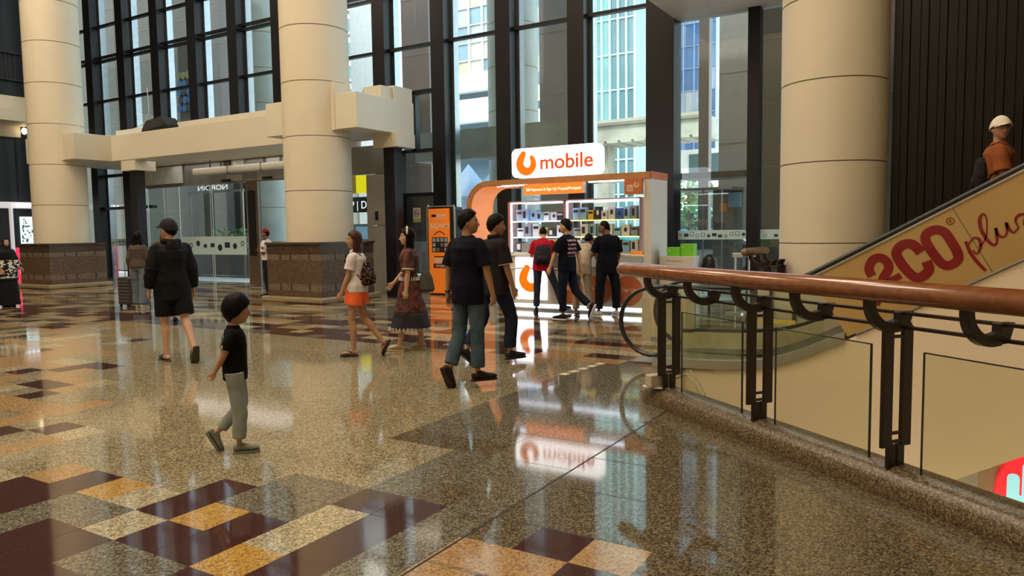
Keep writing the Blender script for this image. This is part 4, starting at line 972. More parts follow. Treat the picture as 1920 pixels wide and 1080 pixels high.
# street shop opposite the sliding doors
ss = empty('opposite_shop', (-26, 26, 0), 'pale shop front with light strips seen through the glass doors', 'shop front')
b = MB(); b.box(-44, -24, 26, 27, 0, 3.9); b.build('wall', mat('shop_wall_pale', (.42,.40,.34), .6), ss)
for z in (4.0, 2.9, 1.9):
    b = MB(); b.box(-43, -32.5, 25.9, 26, z-.5, z-.42); b.build('light_strip', glow('strip_lit', (1, .98, .9), 3), ss)
b = MB(); b.box(-38.2, -35.6, 25.85, 26, .6, 2.6); b.build('window', mat('shop_window_dark', (.05,.05,.045), .2), ss)
b = MB(); b.box(-37.2, -36.4, 25.8, 25.85, 1.5, 1.8); b.build('menu_sign', glow('menu_gold', (.7,.55,.15), 1.0), ss)
block('stone_pier', 'mauve brown pier outside behind the capped man', 'wall', -26.9, -25.7, 22.2, 23, 0, 4.6, mat('mauve_stone', (.15,.095,.095), .5))
block('pale_pier', 'pale green pier outside in the middle of the glass doors', 'wall', -25.5, -23.9, 21.5, 22.5, 0, 4.6, mat('pale_green_stone', (.42,.50,.45), .6))
block('stone_pier', 'dark low wall of planters outside the glass doors', 'wall', -30, -20.5, 18.6, 19.1, 0, .9, stone_b)
o = empty('planter_shrub', (-24, 18.85, .9), 'green shrub in the planter outside the glass doors', 'shrub')
R = random.Random(9); b = MB()
for _ in range(500):
    c = Vector((R.uniform(-25, -22.6), R.uniform(18.7, 19.0), .9+R.random()**2*.9)); d = Vector((R.uniform(-1,1), R.uniform(-1,1), R.uniform(0,1))).normalized(); e = d.orthogonal().normalized(); s = R.uniform(.05,.13)
    b.add([c-d*s, c+e*s*.4, c+d*s, c-e*s*.4], [(0,1,2,3)])
b.build('foliage', mat('leaf_green', (.10,.22,.07), .6, var=.4, scale=3), o, kind='stuff')
ys = empty('street_sign', (-20, 22, 3), 'yellow and black street signs seen right of the middle column through glass', 'sign')
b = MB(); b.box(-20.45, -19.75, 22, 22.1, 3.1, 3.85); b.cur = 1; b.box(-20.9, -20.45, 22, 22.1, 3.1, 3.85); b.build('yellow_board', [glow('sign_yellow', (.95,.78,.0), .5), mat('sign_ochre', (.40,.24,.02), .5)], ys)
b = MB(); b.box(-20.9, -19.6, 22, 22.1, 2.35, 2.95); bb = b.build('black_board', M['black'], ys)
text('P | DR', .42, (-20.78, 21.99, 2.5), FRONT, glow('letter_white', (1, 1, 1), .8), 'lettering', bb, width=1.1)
b = MB(); b.box(-20.9, -19.6, 22, 22.1, .6, 1.9); b.cur = 1; b.box(-20.5, -19.8, 21.98, 22, 1.3, 1.8); b.build('lower_board', [mat('booth_grey', (.13,.13,.13), .4), pm('pale blue')], ys)
for x in (-20.85, -19.65):
    b = MB(); b.cyl((x, 22.15, 0), (x, 22.15, 3.85), .04, n=8); b.build('pole', M['steel_d'], ys)
lw = empty('letter_sign', (-24, 18.2, 0), 'white capital letters seen in reverse above the sliding doors', 'sign')
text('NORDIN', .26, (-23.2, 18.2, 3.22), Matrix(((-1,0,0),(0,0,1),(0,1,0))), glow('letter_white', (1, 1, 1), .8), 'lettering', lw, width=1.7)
b = MB(); b.box(-25.6, -22.4, 18.22, 18.27, 3.12, 3.2); b.box(-25.5, -25.44, 18.22, 18.27, .0, 3.15); b.box(-22.5, -22.44, 18.22, 18.27, .0, 3.15); b.build('support_bar', M['steel_d'], lw)
# ------------------------------------------------------------------ people
FW2 = Vector((-sin(radians(31.3)), cos(radians(31.3)), 0)); RT2 = Vector((cos(radians(31.3)), sin(radians(31.3)), 0))
def V3(*a): return Vector(a)
def nrm(v): return Vector(v).normalized()
SKIN = mat('skin_tan', (.40, .215, .13), .55, var=.06, scale=12); SKIN_L = mat('skin_light', (.52, .31, .20), .55, var=.06, scale=12); SKIN_D = mat('skin_dark', (.20, .10, .06), .55, var=.06, scale=12)
HAIR = mat('hair_black', (.0025, .002, .002), .5, var=.4, scale=60, spec=.12, bump=.3, bscale=90); HAIR_B = mat('hair_brown', (.045, .018, .009), .45, var=.4, scale=60, spec=.2, bump=.3, bscale=90)
EYEW = mat('eye_white', (.6, .58, .55), .3); EYED = mat('eye_dark', (.01, .008, .007), .2); LIP = mat('lips', (.33, .11, .085), .45)
FOLD = bpy.data.textures.new('cloth_folds', 'CLOUDS'); FOLD.noise_scale = .14; FOLD.noise_depth = 1
TUFT = bpy.data.textures.new('hair_tufts', 'CLOUDS'); TUFT.noise_scale = .035; TUFT.noise_depth = 1
def cloth(name, col, rough=.85, var=.12, **k): return mat(name, col, rough, var=var, spec=.15, scale=k.pop('scale', 14), bump=k.pop('bump', .12), bscale=k.pop('bscale', 220), **k)
class Person:
    def __init__(s, label, foot, sup, face, h, sex='m', wide=1., legs=None, arms=None, lean=(0, 0, 1), head=(0, 0, 0), skin=None, z=0, voxel=.006, cat='person', curl=(.35, .35), shoe_h=.02, headscale=1., covered=True):
        s.k = k = h/1.79; s.sex = sex; s.vox = voxel*max(.75, k); s.wide = wide
        s.legs = {}; s.arms = {}; s.shoe_h = shoe_h
        f = nrm((face[0], face[1], 0)); s.yaw = atan2(-f.x, f.y); Rz = Matrix.Rotation(s.yaw, 3, 'Z')
        hw = (.092 if sex == 'm' else .09)*k
        L1, L2, AN = .435*k, .415*k, .075*k
        if sex == 'c': L1, L2 = .40*k, .375*k
        sole = {}
        for sd, sg_ in (('L', -1), ('R', 1)):
            th, sh, ft = [nrm(v) for v in legs[sd]]
            hip = V3(sg_*hw, 0, 0); kn = hip+th*L1; an = kn+sh*L2
            fu = (V3(1, 0, 0)*1.0).cross(ft).normalized(); fu = fu if fu.dot(-sh) > 0 else -fu
            s.legs[sd] = [hip, kn, an, ft, fu]
            heel = an-fu*AN-ft*.05*k; toe = an-fu*AN+ft*.17*k
            sole[sd] = (min(heel.z, toe.z)-shoe_h, an)
        zmin = min(sole['L'][0], sole['R'][0]); sup_an = sole[sup][1]
        s.pz = -zmin
        s.up = nrm(lean); T = .505*k if sex != 'c' else .50*k
        s.root = V3(foot[0], foot[1], z)-Rz@V3(sup_an.x, sup_an.y+.02, 0)
        P = lambda v: v+V3(0, 0, s.pz)
        for sd in s.legs:
            a = s.legs[sd]; s.legs[sd] = [P(a[0]), P(a[1]), P(a[2]), a[3], a[4]]
        s.pel = V3(0, 0, s.pz+.02*k)
        # spine: points from pelvis to neck base, can bend forward
        mid = s.pel+nrm((s.up.x*.5, s.up.y*.5, 1))*T*.4
        s.neck = mid+s.up*T*.6; s.mid = mid
        s.T = T; s.xd = V3(1, 0, 0)
        s.fd = s.up.cross(s.xd).normalized()*-1 if s.up.cross(s.xd).dot(V3(0, 1, 0)) < 0 else s.up.cross(s.xd).normalized()
        sw = {'m': .168, 'f': .146, 'c': .142}[sex]*k*wide; s.sw = sw
        shz = s.neck-s.up*.06*k
        for i, (sd, sg_) in enumerate((('L', -1), ('R', 1))):
            u, fo = [nrm(v) for v in arms[sd][:2]]; sh = shz+V3(sg_*sw, 0, 0)
            UA, FA = (.285*k, .245*k) if sex != 'c' else (.25*k, .215*k)
            el = sh+u*UA; wr = el+fo*FA
            hd = nrm(arms[sd][2]) if len(arms[sd]) > 2 and arms[sd][2] is not None else fo
            pn = nrm(arms[sd][3]) if len(arms[sd]) > 3 else V3(-sg_, 0, 0)
            s.arms[sd] = [sh, el, wr, hd, pn, curl[i]]
        s.hk = k*headscale
        hup = nrm(s.up*.5+V3(0, .02, 1))
        s.hyaw, s.hpit, s.hroll = head
        s.HR = Matrix.Rotation(radians(s.hyaw), 3, 'Z')@Matrix.Rotation(radians(s.hpit), 3, 'X')@Matrix.Rotation(radians(s.hroll), 3, 'Y')
        s.hc = s.neck+hup*.042*k+s.HR@V3(0, .020*s.hk, .118*s.hk)
        s.skin = skin or SKIN
        # body
        b = MB(); kk = k*(.93 if sex == 'f' else 1); k0 = kk
        for sd in 'LR':
            hip, kn, an, ft, fu = s.legs[sd]; kk = k0*(.80 if covered else 1)
            th = (kn-hip); shn = (an-kn); back = -s.side_f(shn)
            b.loft([(hip+V3(0,0,.02*k), .085*kk, .09*kk), (hip+th*.3, .082*kk, .086*kk), (hip+th*.7, .064*kk, .066*kk), (kn, .054*kk, .056*kk), (kn+shn*.1, .05*kk, .05*kk)], V3(1,0,0), 14)
            b.loft([(kn-shn*.08, .05*kk, .052*kk), (kn+shn*.1+back*.006*k, .051*kk, .054*kk), (kn+shn*.3+back*.016*k, .055*kk, .058*kk), (kn+shn*.6+back*.008*k, .043*kk, .045*kk), (an, .034*kk, .037*kk), (an-fu*.04*k, .034*kk, .042*kk)], V3(1,0,0), 14)
            s.footmesh(b, sd); kk = k0
        W = {'m': [.165,.162,.142,.150,.168,.150,.075], 'f': [.168,.170,.125,.132,.148,.128,.06], 'c': [.140,.140,.135,.135,.142,.125,.06]}[sex]
        D = {'m': [.11,.115,.105,.115,.118,.085,.065], 'f': [.11,.118,.09,.10,.105,.075,.055], 'c': [.105,.11,.11,.11,.105,.08,.055]}[sex]
        s.W = [w_*k*wide for w_ in W]; s.D = [d_*k*(1+(wide-1)*1.2) for d_ in D]; s.W[6] = W[6]*k
        s.TS = [-.14, .06, .34, .58, .80, .93, 1.02]
        b.loft([(s.sp(t), w_*.93, d_*.93) for t, w_, d_ in zip(s.TS, s.W, s.D)], V3(1,0,0), 20)
        if sex == 'f':
            for g_ in (-1, 1): b.ell(s.sp(.70)+V3(g_*.065*k, 0, 0)+s.fd*.075*k, (.055*k, .05*k, .055*k))
        b.loft([(s.neck-s.up*.05*k, .062*kk, .062*kk), (s.neck+s.up*.02*k, .052*kk, .056*kk), (s.hc-s.HR@V3(0, .015, .06)*s.hk, .05*kk, .056*kk), (s.hc, .05*k, .05*k)], V3(1,0,0), 14)
        for sd, sg_ in (('L', -1), ('R', 1)):
            sh, el, wr, hd, pn, cu = s.arms[sd]; u = el-sh; fo = wr-el
            b.ell(sh-V3(sg_*.012*k,0,.006*k), (.044*kk*wide, .046*kk, .044*kk)); ref = pn
            b.loft([(sh-u*.02, .038*kk, .042*kk), (sh+u*.25, .045*kk, .049*kk), (sh+u*.6, .043*kk, .046*kk), (el, .036*kk, .038*kk), (el+fo*.06, .035*kk, .036*kk)], ref, 12)
            b.loft([(el-fo*.06, .035*kk, .037*kk), (el+fo*.2, .039*kk, .041*kk), (el+fo*.5, .034*kk, .036*kk), (wr-fo*.04, .022*kk, .029*kk), (wr+hd*.03*k, .02*kk, .03*kk)], ref, 12)
            s.hand(b, sd)
        s.headmesh(b)
        s.body = s.mk(b, 'person', s.skin, None, s.vox, sm=2)
        s.body.location = s.root; s.body.rotation_euler = (0, 0, s.yaw); s.body['_rot'] = 1
        tag(s.body, label, cat)
        s.face()
    def side_f(s, d):
        f = V3(1, 0, 0).cross(nrm(d)); return f if f.y > 0 else -f
    def sp(s, t):
        T = s.T
        if t < .4: return s.pel+(s.mid-s.pel)*(t/.4)
        return s.mid+(s.neck-s.mid)*((t-.4)/.6)
    def mk(s, b, name, m_, parent, vox, sm=3, fold=0, tuft=0, smooth=True):
        o = b.build(name, m_, parent if parent is None else s.body)
        if parent is not None and parent is not s.body: o.parent = parent
        if vox:
            r = o.modifiers.new('remesh', 'REMESH'); r.mode = 'VOXEL'; r.voxel_size = vox; r.use_smooth_shade = True
            if fold:
                d = o.modifiers.new('folds', 'DISPLACE'); d.texture = FOLD; d.strength = fold*s.k; d.mid_level = .5; d.texture_coords = 'LOCAL'
            if tuft:
                d = o.modifiers.new('tufts', 'DISPLACE'); d.texture = TUFT; d.strength = tuft*s.k; d.mid_level = .5; d.texture_coords = 'LOCAL'
            w_ = o.modifiers.new('soften', 'SMOOTH'); w_.iterations = sm; w_.factor = .5
        return o
    def footmesh(s, b, sd):
        hip, kn, an, ft, fu = s.legs[sd]; k = s.k*(.92 if s.sex == 'f' else .95); side = ft.cross(fu).normalized()
        base = an-fu*.075*s.k
        b.loft([(base+ft*t*k+fu*hh*.5*k, w_*k, hh*.5*k) for t, w_, hh in ((-.055, .018, .03), (-.045, .028, .055), (0, .033, .075), (.06, .037, .062), (.12, .042, .042), (.16, .041, .03), (.185, .030, .024), (.195, .015, .014))], side, 14)
    def hand(s, b, sd):
        sh, el, wr, hd, pn, cu = s.arms[sd]; k = s.k*(.9 if s.sex == 'f' else 1)*(1.0 if s.sex != 'c' else .95)
        pn = (pn-hd*pn.dot(hd)).normalized(); u = pn.cross(hd).normalized()
        if u.y < 0: u = -u     # thumb side forward
        b.loft([(wr-hd*.015*k, .026*k, .019*k), (wr+hd*.02*k, .031*k, .017*k), (wr+hd*.055*k, .040*k, .016*k), (wr+hd*.09*k, .042*k, .013*k), (wr+hd*.098*k, .036*k, .009*k)], u, 12)
        for off, ln in ((.032, .070), (.0108, .080), (-.0108, .075), (-.031, .058)):
            p = wr+hd*.088*k+u*off*k; d = (hd+u*off*2.2).normalized(); R_ = .0082*k
            rings = [(p, R_, R_)]; q = p
            for j, fr in enumerate((.42, .32, .26)):
                a = cu*(.6+j*.75) if j else cu*.6
                dd = (d*cos(a)+pn*sin(a)).normalized(); q = q+dd*ln*fr*k; rings.append((q, R_*(1-.08*(j+1)), R_*(1-.08*(j+1))))
            b.loft(rings, u, 8)
        p = wr+hd*.022*k+u*.026*k; d1 = (hd*.75+u*.62+pn*.25).normalized(); q1 = p+d1*.042*k; d2 = (hd*.9+u*.15+pn*(.3+cu*.3)).normalized(); q2 = q1+d2*.036*k
        b.loft([(p-d1*.01*k, .013*k, .013*k), (q1, .0105*k, .0105*k), (q2, .008*k, .008*k)], pn, 8)
    def hp(s, x, y, z):
        c, e_, a = .122, .098, .077
        return (x, y, z)
    def shape(s, dx, dy, dz):
        a, c_, e_ = .0765, .097, .122
        x, y, z = a*dx, c_*dy, e_*dz; t = max(0, -dz)
        x *= 1-.30*t**2; y *= (1+.75*t**3) if dy > 0 else (1-.50*t**1.5)
        if dy > 0:
            g = lambda u, m, w_: exp(-((u-m)/w_)**2)
            fr = max(0, dy)**.5
            y += fr*(.027*g(x, 0, .013)*g(z, -.034, .015)+.014*g(x, 0, .010)*g(z, -.012, .022))
            y -= fr*.009*g(abs(x), .031, .015)*g(z, .004, .012)
            y += fr*.004*g(z, .026, .010)*g(x, 0, .05)+fr*.006*g(x, 0, .022)*g(z, -.066, .007)-fr*.003*g(x, 0, .02)*g(z, -.078, .004)+fr*.008*g(x, 0, .020)*g(z, -.102, .012)
            y += fr*.004*g(abs(x), .045, .016)*g(z, -.028, .02)
        return V3(x, y, z)
    def grid(s, fn, nu=56, nv=44):
        vs = []; fs = []
        for j in range(1, nv):
            ph = pi*j/nv
            for i in range(nu):
                th = 2*pi*i/nu; vs.append(fn(sin(ph)*cos(th), sin(ph)*sin(th), cos(ph)))
        for j in range(nv-2):
            for i in range(nu): fs.append((j*nu+i, (j+1)*nu+i, (j+1)*nu+(i+1) % nu, j*nu+(i+1) % nu))
        n = len(vs); vs += [fn(0, 0, 1), fn(0, 0, -1)]
        for i in range(nu): fs.append((n, i, (i+1) % nu)); fs.append((n+1, (nv-2)*nu+(i+1) % nu, (nv-2)*nu+i))
        return vs, fs
    def H(s, v): return s.hc+s.HR@(Vector(v)*s.hk)
    def headmesh(s, b):
        vs, fs = s.grid(lambda *d: s.H(s.shape(*d))); b.add(vs, fs)
        for g_ in (-1, 1): b.ell(s.H((g_*.079, -.008, -.008)), (.010*s.hk, .018*s.hk, .030*s.hk), s.HR)
    def sy(s, x, z):
        best = (9, 0)
        for i in range(40):
            for j in range(40):
                d = nrm((-.7+1.4*i/39, 1, -1.3+1.9*j/39)); p = s.shape(*d); e_ = abs(p.x-x)+abs(p.z-z)
                if e_ < best[0]: best = (e_, p.y)
        return best[1]
    def face(s):
        ye = s.sy(.031, .004); yb = s.sy(.031, .029); yl = s.sy(0, -.0665)
        for g_ in (-1, 1):
            b = MB(); y = s.shape(*nrm((.4*g_, .9, .03))).y
            b.ell(s.H((g_*.031, ye-.0055, .004)), (.0125*s.hk, .0085*s.hk, .0062*s.hk), s.HR, 12, 8); e = s.mk(b, 'eye', EYEW, s.body, 0); e.data.polygons.foreach_set('use_smooth', [True]*len(e.data.polygons))
            b = MB(); b.ell(s.H((g_*.031, ye-.0005, .004)), (.0062*s.hk, .0042*s.hk, .0058*s.hk), s.HR, 10, 6); o = b.build('pupil', EYED, s.body); o.parent = e
            b = MB(); b.loft([(s.H((g_*.016, yb+.004, .026)), .0025*s.hk, .003*s.hk), (s.H((g_*.032, yb, .030)), .0045*s.hk, .004*s.hk), (s.H((g_*.048, yb-.011, .026)), .002*s.hk, .003*s.hk)], V3(0,0,1), 8); b.build('eyebrow', HAIR, s.body)
        b = MB(); b.ell(s.H((0, yl-.0045, -.0665)), (.021*s.hk, .007*s.hk, .0055*s.hk), s.HR, 12, 6); b.build('lips', LIP, s.body)
    # --- hair
    def hair(s, style='short', m_=None, length=.3, vol=1.0):
        m_ = m_ or HAIR
        def fn(dx, dy, dz):
            p = s.shape(dx, dy, dz); up = .0
            A_, B_ = {'bowl': (-.38, .80), 'bald': (.0, .86), 'long': (-.16, .80), 'bob': (-.2, .8)}.get(style, (-.02, .74))
            thr = -.40+.42*dy+.52*dy*abs(dy) if style == 'bowl' else A_+B_*dy
            sc_ = max(0., min(1., (dz-thr+.05*sin(9*dx+5*dy))/.13)); sc_ = sc_*sc_*(3-2*sc_)
            q = Vector(p); th = {'bowl': .020, 'bald': .004, 'short': .013, 'long': .018, 'bob': .02}[style]*vol
            return (q*.90)*(1-sc_)+(q+nrm((dx, dy, dz))*(th*(1.0+.5*max(0, dz))))*sc_
        b = MB(); vs, fs = s.grid(lambda *d: s.H(fn(*d)), 110, 84); b.add(vs, fs)
        if style in ('long', 'bob'):
            top = s.H((0, -.055, .05)); k = s.hk; dn = V3(0, 0, -1)
            back = s.HR@V3(0, -1, 0); side = s.HR@V3(1, 0, 0); L = length
            c0 = s.H((0, -.045, -.02))
            pts = [(c0, .082*k*vol, .06*k), (c0+dn*.08*k+back*.008, .086*k*vol, .05*k), (c0+dn*(.08*k+L*.4)+back*.022*k, .088*k*vol, .034*k), (c0+dn*(.08*k+L*.8)+back*.034*k, .082*k*vol, .028*k), (c0+dn*(.08*k+L)+back*.03*k, .06*k*vol, .018*k)]
            b.loft(pts, side, 18)
            for g_ in (-1, 1):
                c1 = s.H((g_*.076, -.005, .03)); b.loft([(c1, .018*k, .035*k), (c1+dn*.1*k+side*g_*.004, .018*k*vol, .04*k), (c1+dn*(.1*k+min(L, .16)*.6), .018*k, .035*k), (c1+dn*(.1*k+min(L, .16)), .01*k, .02*k)], side, 10)
        s.hairo = s.mk(b, 'hair', m_, s.body, .0055*max(.75, s.k), sm=4, tuft=.009); return s.hairo
    # --- clothes
    def top(s, m_, sleeve=.55, hem=-.22, ease=.018, fold=.016, name='shirt', flare=0., collar=0, high=0., open_w=0, slim=1, cuff=1.0):
        b = MB(); k = s.k; e = ease*k
        rings = []
        hemc = s.sp(0)+V3(0, 0, hem*k) if hem < 0 else s.sp(hem)
        hw = s.W[1] if hem < .1 else s.W[2]
        if hem < 0: rings += [(hemc, s.W[1]+e+flare*k, s.D[1]+e+flare*k), (s.sp(0)+V3(0,0,hem*.5*k), s.W[1]+e+flare*.6*k, s.D[1]+e+flare*.6*k)]
        ts = [(t, w_, d_) for t, w_, d_ in zip(s.TS[1:], s.W[1:], s.D[1:]) if t > hem]
        for t, w_, d_ in ts[:-1]:
            ww = w_ if slim else max(w_, s.W[3]); rings.append((s.sp(t), ww+e, d_+e*1.1))
        rings += [(s.sp(.985), s.W[5]*.72+e*.4, s.D[5]*.9+e*.3), (s.sp(1.03), .070*k+e*.3, .066*k+e*.3), (s.sp(1.055+high), .060*k+e*.2, .062*k+e*.2)]
        b.loft(rings, V3(1,0,0), 24)
        if s.sex == 'f' and ease < .05:
            for g_ in (-1, 1): b.ell(s.sp(.70)+V3(g_*.062*k, 0, 0)+s.fd*(.075*k+e*.5), (.062*k, .055*k, .06*k))
        for sd, sg_ in (('L', -1), ('R', 1)):
            sh, el, wr, hd, pn, cu = s.arms[sd]; u = el-sh; fo = wr-el; r0 = .058*k*(.92 if s.sex == 'f' else 1)
            b.ell(sh+V3(-sg_*.018*k,0,-.004*k), (r0+e*.35, r0+e*.5, r0+e*.35))
            if sleeve:
                sl = min(sleeve, 1.0)
                b.loft([(sh-u*.04, r0*.8+e*.3, r0*.85+e*.4), (sh+u*sl*.3, r0*.95+e*.55, r0+e*.6), (sh+u*sl, r0*.92+e*cuff, r0*.96+e*cuff*1.1)], pn, 16)
            if sleeve > 1:
                f_ = sleeve-1
                b.loft([(el-fo*.05, r0*.9+e*.8, r0*.9+e*.8), (el+fo*f_*.5, r0*.85+e*.8, r0*.85+e*.8), (el+fo*f_, r0*.68+e*.7, r0*.68+e*.7)], pn, 16)
                b.ell(el, (r0*.82+e*.7,)*3)
        o = s.mk(b, name, m_, s.body, .0075*max(.7, k), sm=3, fold=fold); return o
    def bottom(s, m_, length=1.0, r_top=.098, r_knee=.075, r_hem=.068, fold=.014, name='trousers', waist=.14):
        b = MB(); k = s.k*(1+.5*(s.wide-1)); e = .010*k
        b.loft([(s.sp(waist), s.W[2]+e*1.6 if s.sex != 'f' else s.W[2]+e*2.2, s.D[2]+e*1.6), (s.sp(.04), s.W[1]+e, s.D[1]+e*1.2), (s.sp(-.14), s.W[0]+e*.6, s.D[0]+e), (s.sp(-.20), s.W[0]*.8, s.D[0]*.8)], V3(1,0,0), 22)
        for sd, sg_ in (('L', -1), ('R', 1)):
            hip, kn, an, ft, fu = s.legs[sd]; th = kn-hip; shn = an-kn
            if length <= 1: # shorts: fraction of thigh
                b.loft([(hip+V3(0,0,.03*k), r_top*k, (r_top+.01)*k), (hip+th*length*.5, (r_top+r_hem)/2*k*1.02, (r_top+r_hem)/2*k*1.08), (hip+th*length, r_hem*k, r_hem*k*1.06)], V3(1,0,0), 18)
            else:
                f_ = length-1
                b.loft([(hip+V3(0,0,.03*k), r_top*k*.98, (r_top+.006)*k), (hip+th*.4, r_top*k*.9, r_top*k*.95), (kn-th*.12, r_knee*k, r_knee*1.04*k), (kn+shn*.08, r_knee*.97*k, r_knee*k), (kn+shn*f_*.55, (r_knee+r_hem)/2*k, (r_knee+r_hem)/2*k), (kn+shn*f_, r_hem*k, r_hem*1.05*k)], V3(1,0,0), 18)
        return s.mk(b, name, m_, s.body, .0075*max(.7, s.k), sm=3, fold=fold)
    def skirt(s, m_, hem_z, r_hem, wa=.30, fold=.03):
        b = MB(); k = s.k; c0 = s.sp(wa); cf = (s.legs['L'][2]+s.legs['R'][2])/2; base = V3((cf.x)*.6, cf.y*.6, hem_z)
        rings = [(c0, s.W[2]+.012*k, s.D[2]+.012*k), (s.sp(.05), s.W[1]+.02*k, s.D[1]+.022*k)]
        for f_ in (.25, .5, .75, 1): rings.append((s.sp(.0).lerp(base, f_), (s.W[1]+.02*k)*(1-f_)+r_hem[0]*f_, (s.D[1]+.02*k)*(1-f_)+r_hem[1]*f_))
        b.loft(rings, V3(1,0,0), 40); return s.mk(b, 'skirt', m_, s.body, .008, sm=3, fold=fold)
    def shoe(s, m_, kind='sneaker', sole=None, h=1.0):
        for sd in 'LR':
            hip, kn, an, ft, fu = s.legs[sd]; k = s.k*(.92 if s.sex == 'f' else 1); side = ft.cross(fu).normalized(); base = an-fu*(.075*s.k+.004)
            P = lambda t, hh: base+ft*t*k+fu*hh*k
            prof = [(-.070, .020, .03), (-.062, .033, .062), (-.02, .040, .088), (.035, .042, .080), (.08, .047, .062), (.13, .051, .048), (.175, .047, .040), (.205, .030, .030), (.213, .012, .018)]
            b = MB(); out = [(-.072, .020), (-.062, .034), (0, .041), (.06, .044), (.13, .052), (.18, .047), (.21, .030), (.217, .010)]
            poly = [P(t, -.004)+side*w_*k for t, w_ in out]+[P(t, -.004)-side*w_*k for t, w_ in reversed(out)]
            if kind in ('sneaker', 'shoe', 'clog'):
                pr = prof if kind != 'clog' else prof[2:]
                b.loft([(P(t, hh*.5*h), w_*k, hh*.5*k*h+.002) for t, w_, hh in pr], side, 16, sq=.8)
                if kind == 'clog': b.loft([(P(-.068, .03), .015*k, .02*k), (P(-.055, .03), .034*k, .03*k), (P(0, .03), .041*k, .032*k), (P(.02, .03), .041*k, .032*k)], side, 14)
                o = s.mk(b, 'shoe' if kind != 'clog' else 'clog', m_, s.body, .005, sm=2)
            else:
                # slide or sandal: strap over the instep
                if kind == 'slide':
                    b.loft([(P(.045, .040), .046*k, .042*k), (P(.09, .034), .049*k, .036*k), (P(.145, .026), .050*k, .028*k)], side, 18)
                else:
                    b.loft([(P(.02, .04)+side*.036*k, .008, .008), (P(.07, .056)+side*.02*k, .009, .008), (P(.13, .04), .008, .008)], side, 8); b.loft([(P(.02, .04)-side*.036*k, .008, .008), (P(.07, .056)-side*.02*k, .009, .008), (P(.13, .04), .008, .008)], side, 8)
                o = b.build(kind, m_, s.body, smooth=True)
            b = MB(); b.prism(poly, -fu*s.shoe_h)
            q = b.build('sole', sole or m_, s.body, bevel=.004); q.parent = o
    def cap(s, m_, peak=.085, yaw=0):
        b = MB(); k = s.hk
        def fn(dx, dy, dz):
            p = s.shape(dx, dy, dz)*1.0+nrm((dx, dy, dz))*.027
            lim = .016+.024*max(-1, min(1, dy*1.6))
            if p.z < lim: p.z = lim
            return p
        vs, fs = s.grid(lambda *d: s.H(fn(*d))); b.add(vs, fs)
        o = b.build('cap', m_, s.body, smooth=True)
        b = MB(); top_, bot = [], []
        R_ = Matrix.Rotation(radians(yaw), 3, 'Z')
        for i in range(13):
            a = radians(18+144*i/12); ro = V3(.096*cos(a), .098*sin(a)+peak*max(0, sin(a))**1.2, .047-.012*abs(cos(a))*2)
            ri = V3(.084*cos(a), .10*sin(a), .050); top_.append((R_@ri, R_@ro))
        vs = []
        for ri, ro in top_: vs += [s.H(ri), s.H(ro), s.H(ro-V3(0,0,.006)), s.H(ri-V3(0,0,.006))]
        fs = []
        for i in range(12):
            for j in range(4): fs.append((4*i+j, 4*i+4+j, 4*i+4+(j+1) % 4, 4*i+(j+1) % 4))
        fs += [(0,1,2,3), (48,51,50,49)]
        b.add(vs, fs); p = b.build('peak', m_, s.body, smooth=True, auto=40); p.parent = o
        b = MB(); b.ell(s.H((0, 0, .145)), (.007, .007, .004)); p = b.build('button', m_, s.body); p.parent = o
        return o
    def strap(s, pts, w_, m_, parent, name='strap', ref=None):
        b = MB(); b.loft([(p, w_, .006) for p in pts], ref, 8); o = b.build(name, m_, s.body, smooth=True)
        if parent is not None and parent is not s.body: o.parent = parent
        return o
    def W2(s, v):  # local point -> world
        return s.root+Matrix.Rotation(s.yaw, 3, 'Z')@Vector(v)
    def own(s, b, name, m_, label, cat, parent=None, smooth=True, vox=0, group=None):
        """a carried thing: own top-level object in this person's frame"""
        me = b.build(name, m_, None, smooth=smooth)
        if parent is None: me.location = s.root; me.rotation_euler = (0, 0, s.yaw); tag(me, label, cat, group); me['_rot'] = 1
        else: me.parent = parent
        if vox:
            r = me.modifiers.new('remesh', 'REMESH'); r.mode = 'VOXEL'; r.voxel_size = vox; r.use_smooth_shade = True
            w_ = me.modifiers.new('soften', 'SMOOTH'); w_.iterations = 3
        return me
    def backpack(s, m_, label, wd=.14, dp=.07, t0=.18, t1=.92, droop=0, straps='LR', off=.0, top_w=.8):
        k = s.k; bk = -s.fd; b = MB(); d0 = .085*k+off
        c = lambda t: s.sp(t)+bk*(d0+dp*.85)
        b.loft([(c(t0), wd*.75, dp*.55), (c(t0+.04), wd*.97, dp*.9), (c((t0+t1)/2), wd, dp), (c(t1-.12), wd*top_w*1.05, dp*.8), (c(t1-.02), wd*top_w*.8, dp*.5), (c(t1), wd*top_w*.45, dp*.25)], V3(1,0,0), 20, sq=.7)
        o = s.own(b, 'backpack', m_, label, 'backpack', vox=.008)
        b = MB(); cc = s.sp(t0+(t1-t0)*.28)+bk*(d0+dp*1.7); b.loft([(cc-s.up*.07*k, wd*.6, dp*.3), (cc, wd*.68, dp*.4), (cc+s.up*.06*k, wd*.6, dp*.3)], V3(1,0,0), 16, sq=.6); s.own(b, 'pocket', m_, None, None, parent=o)
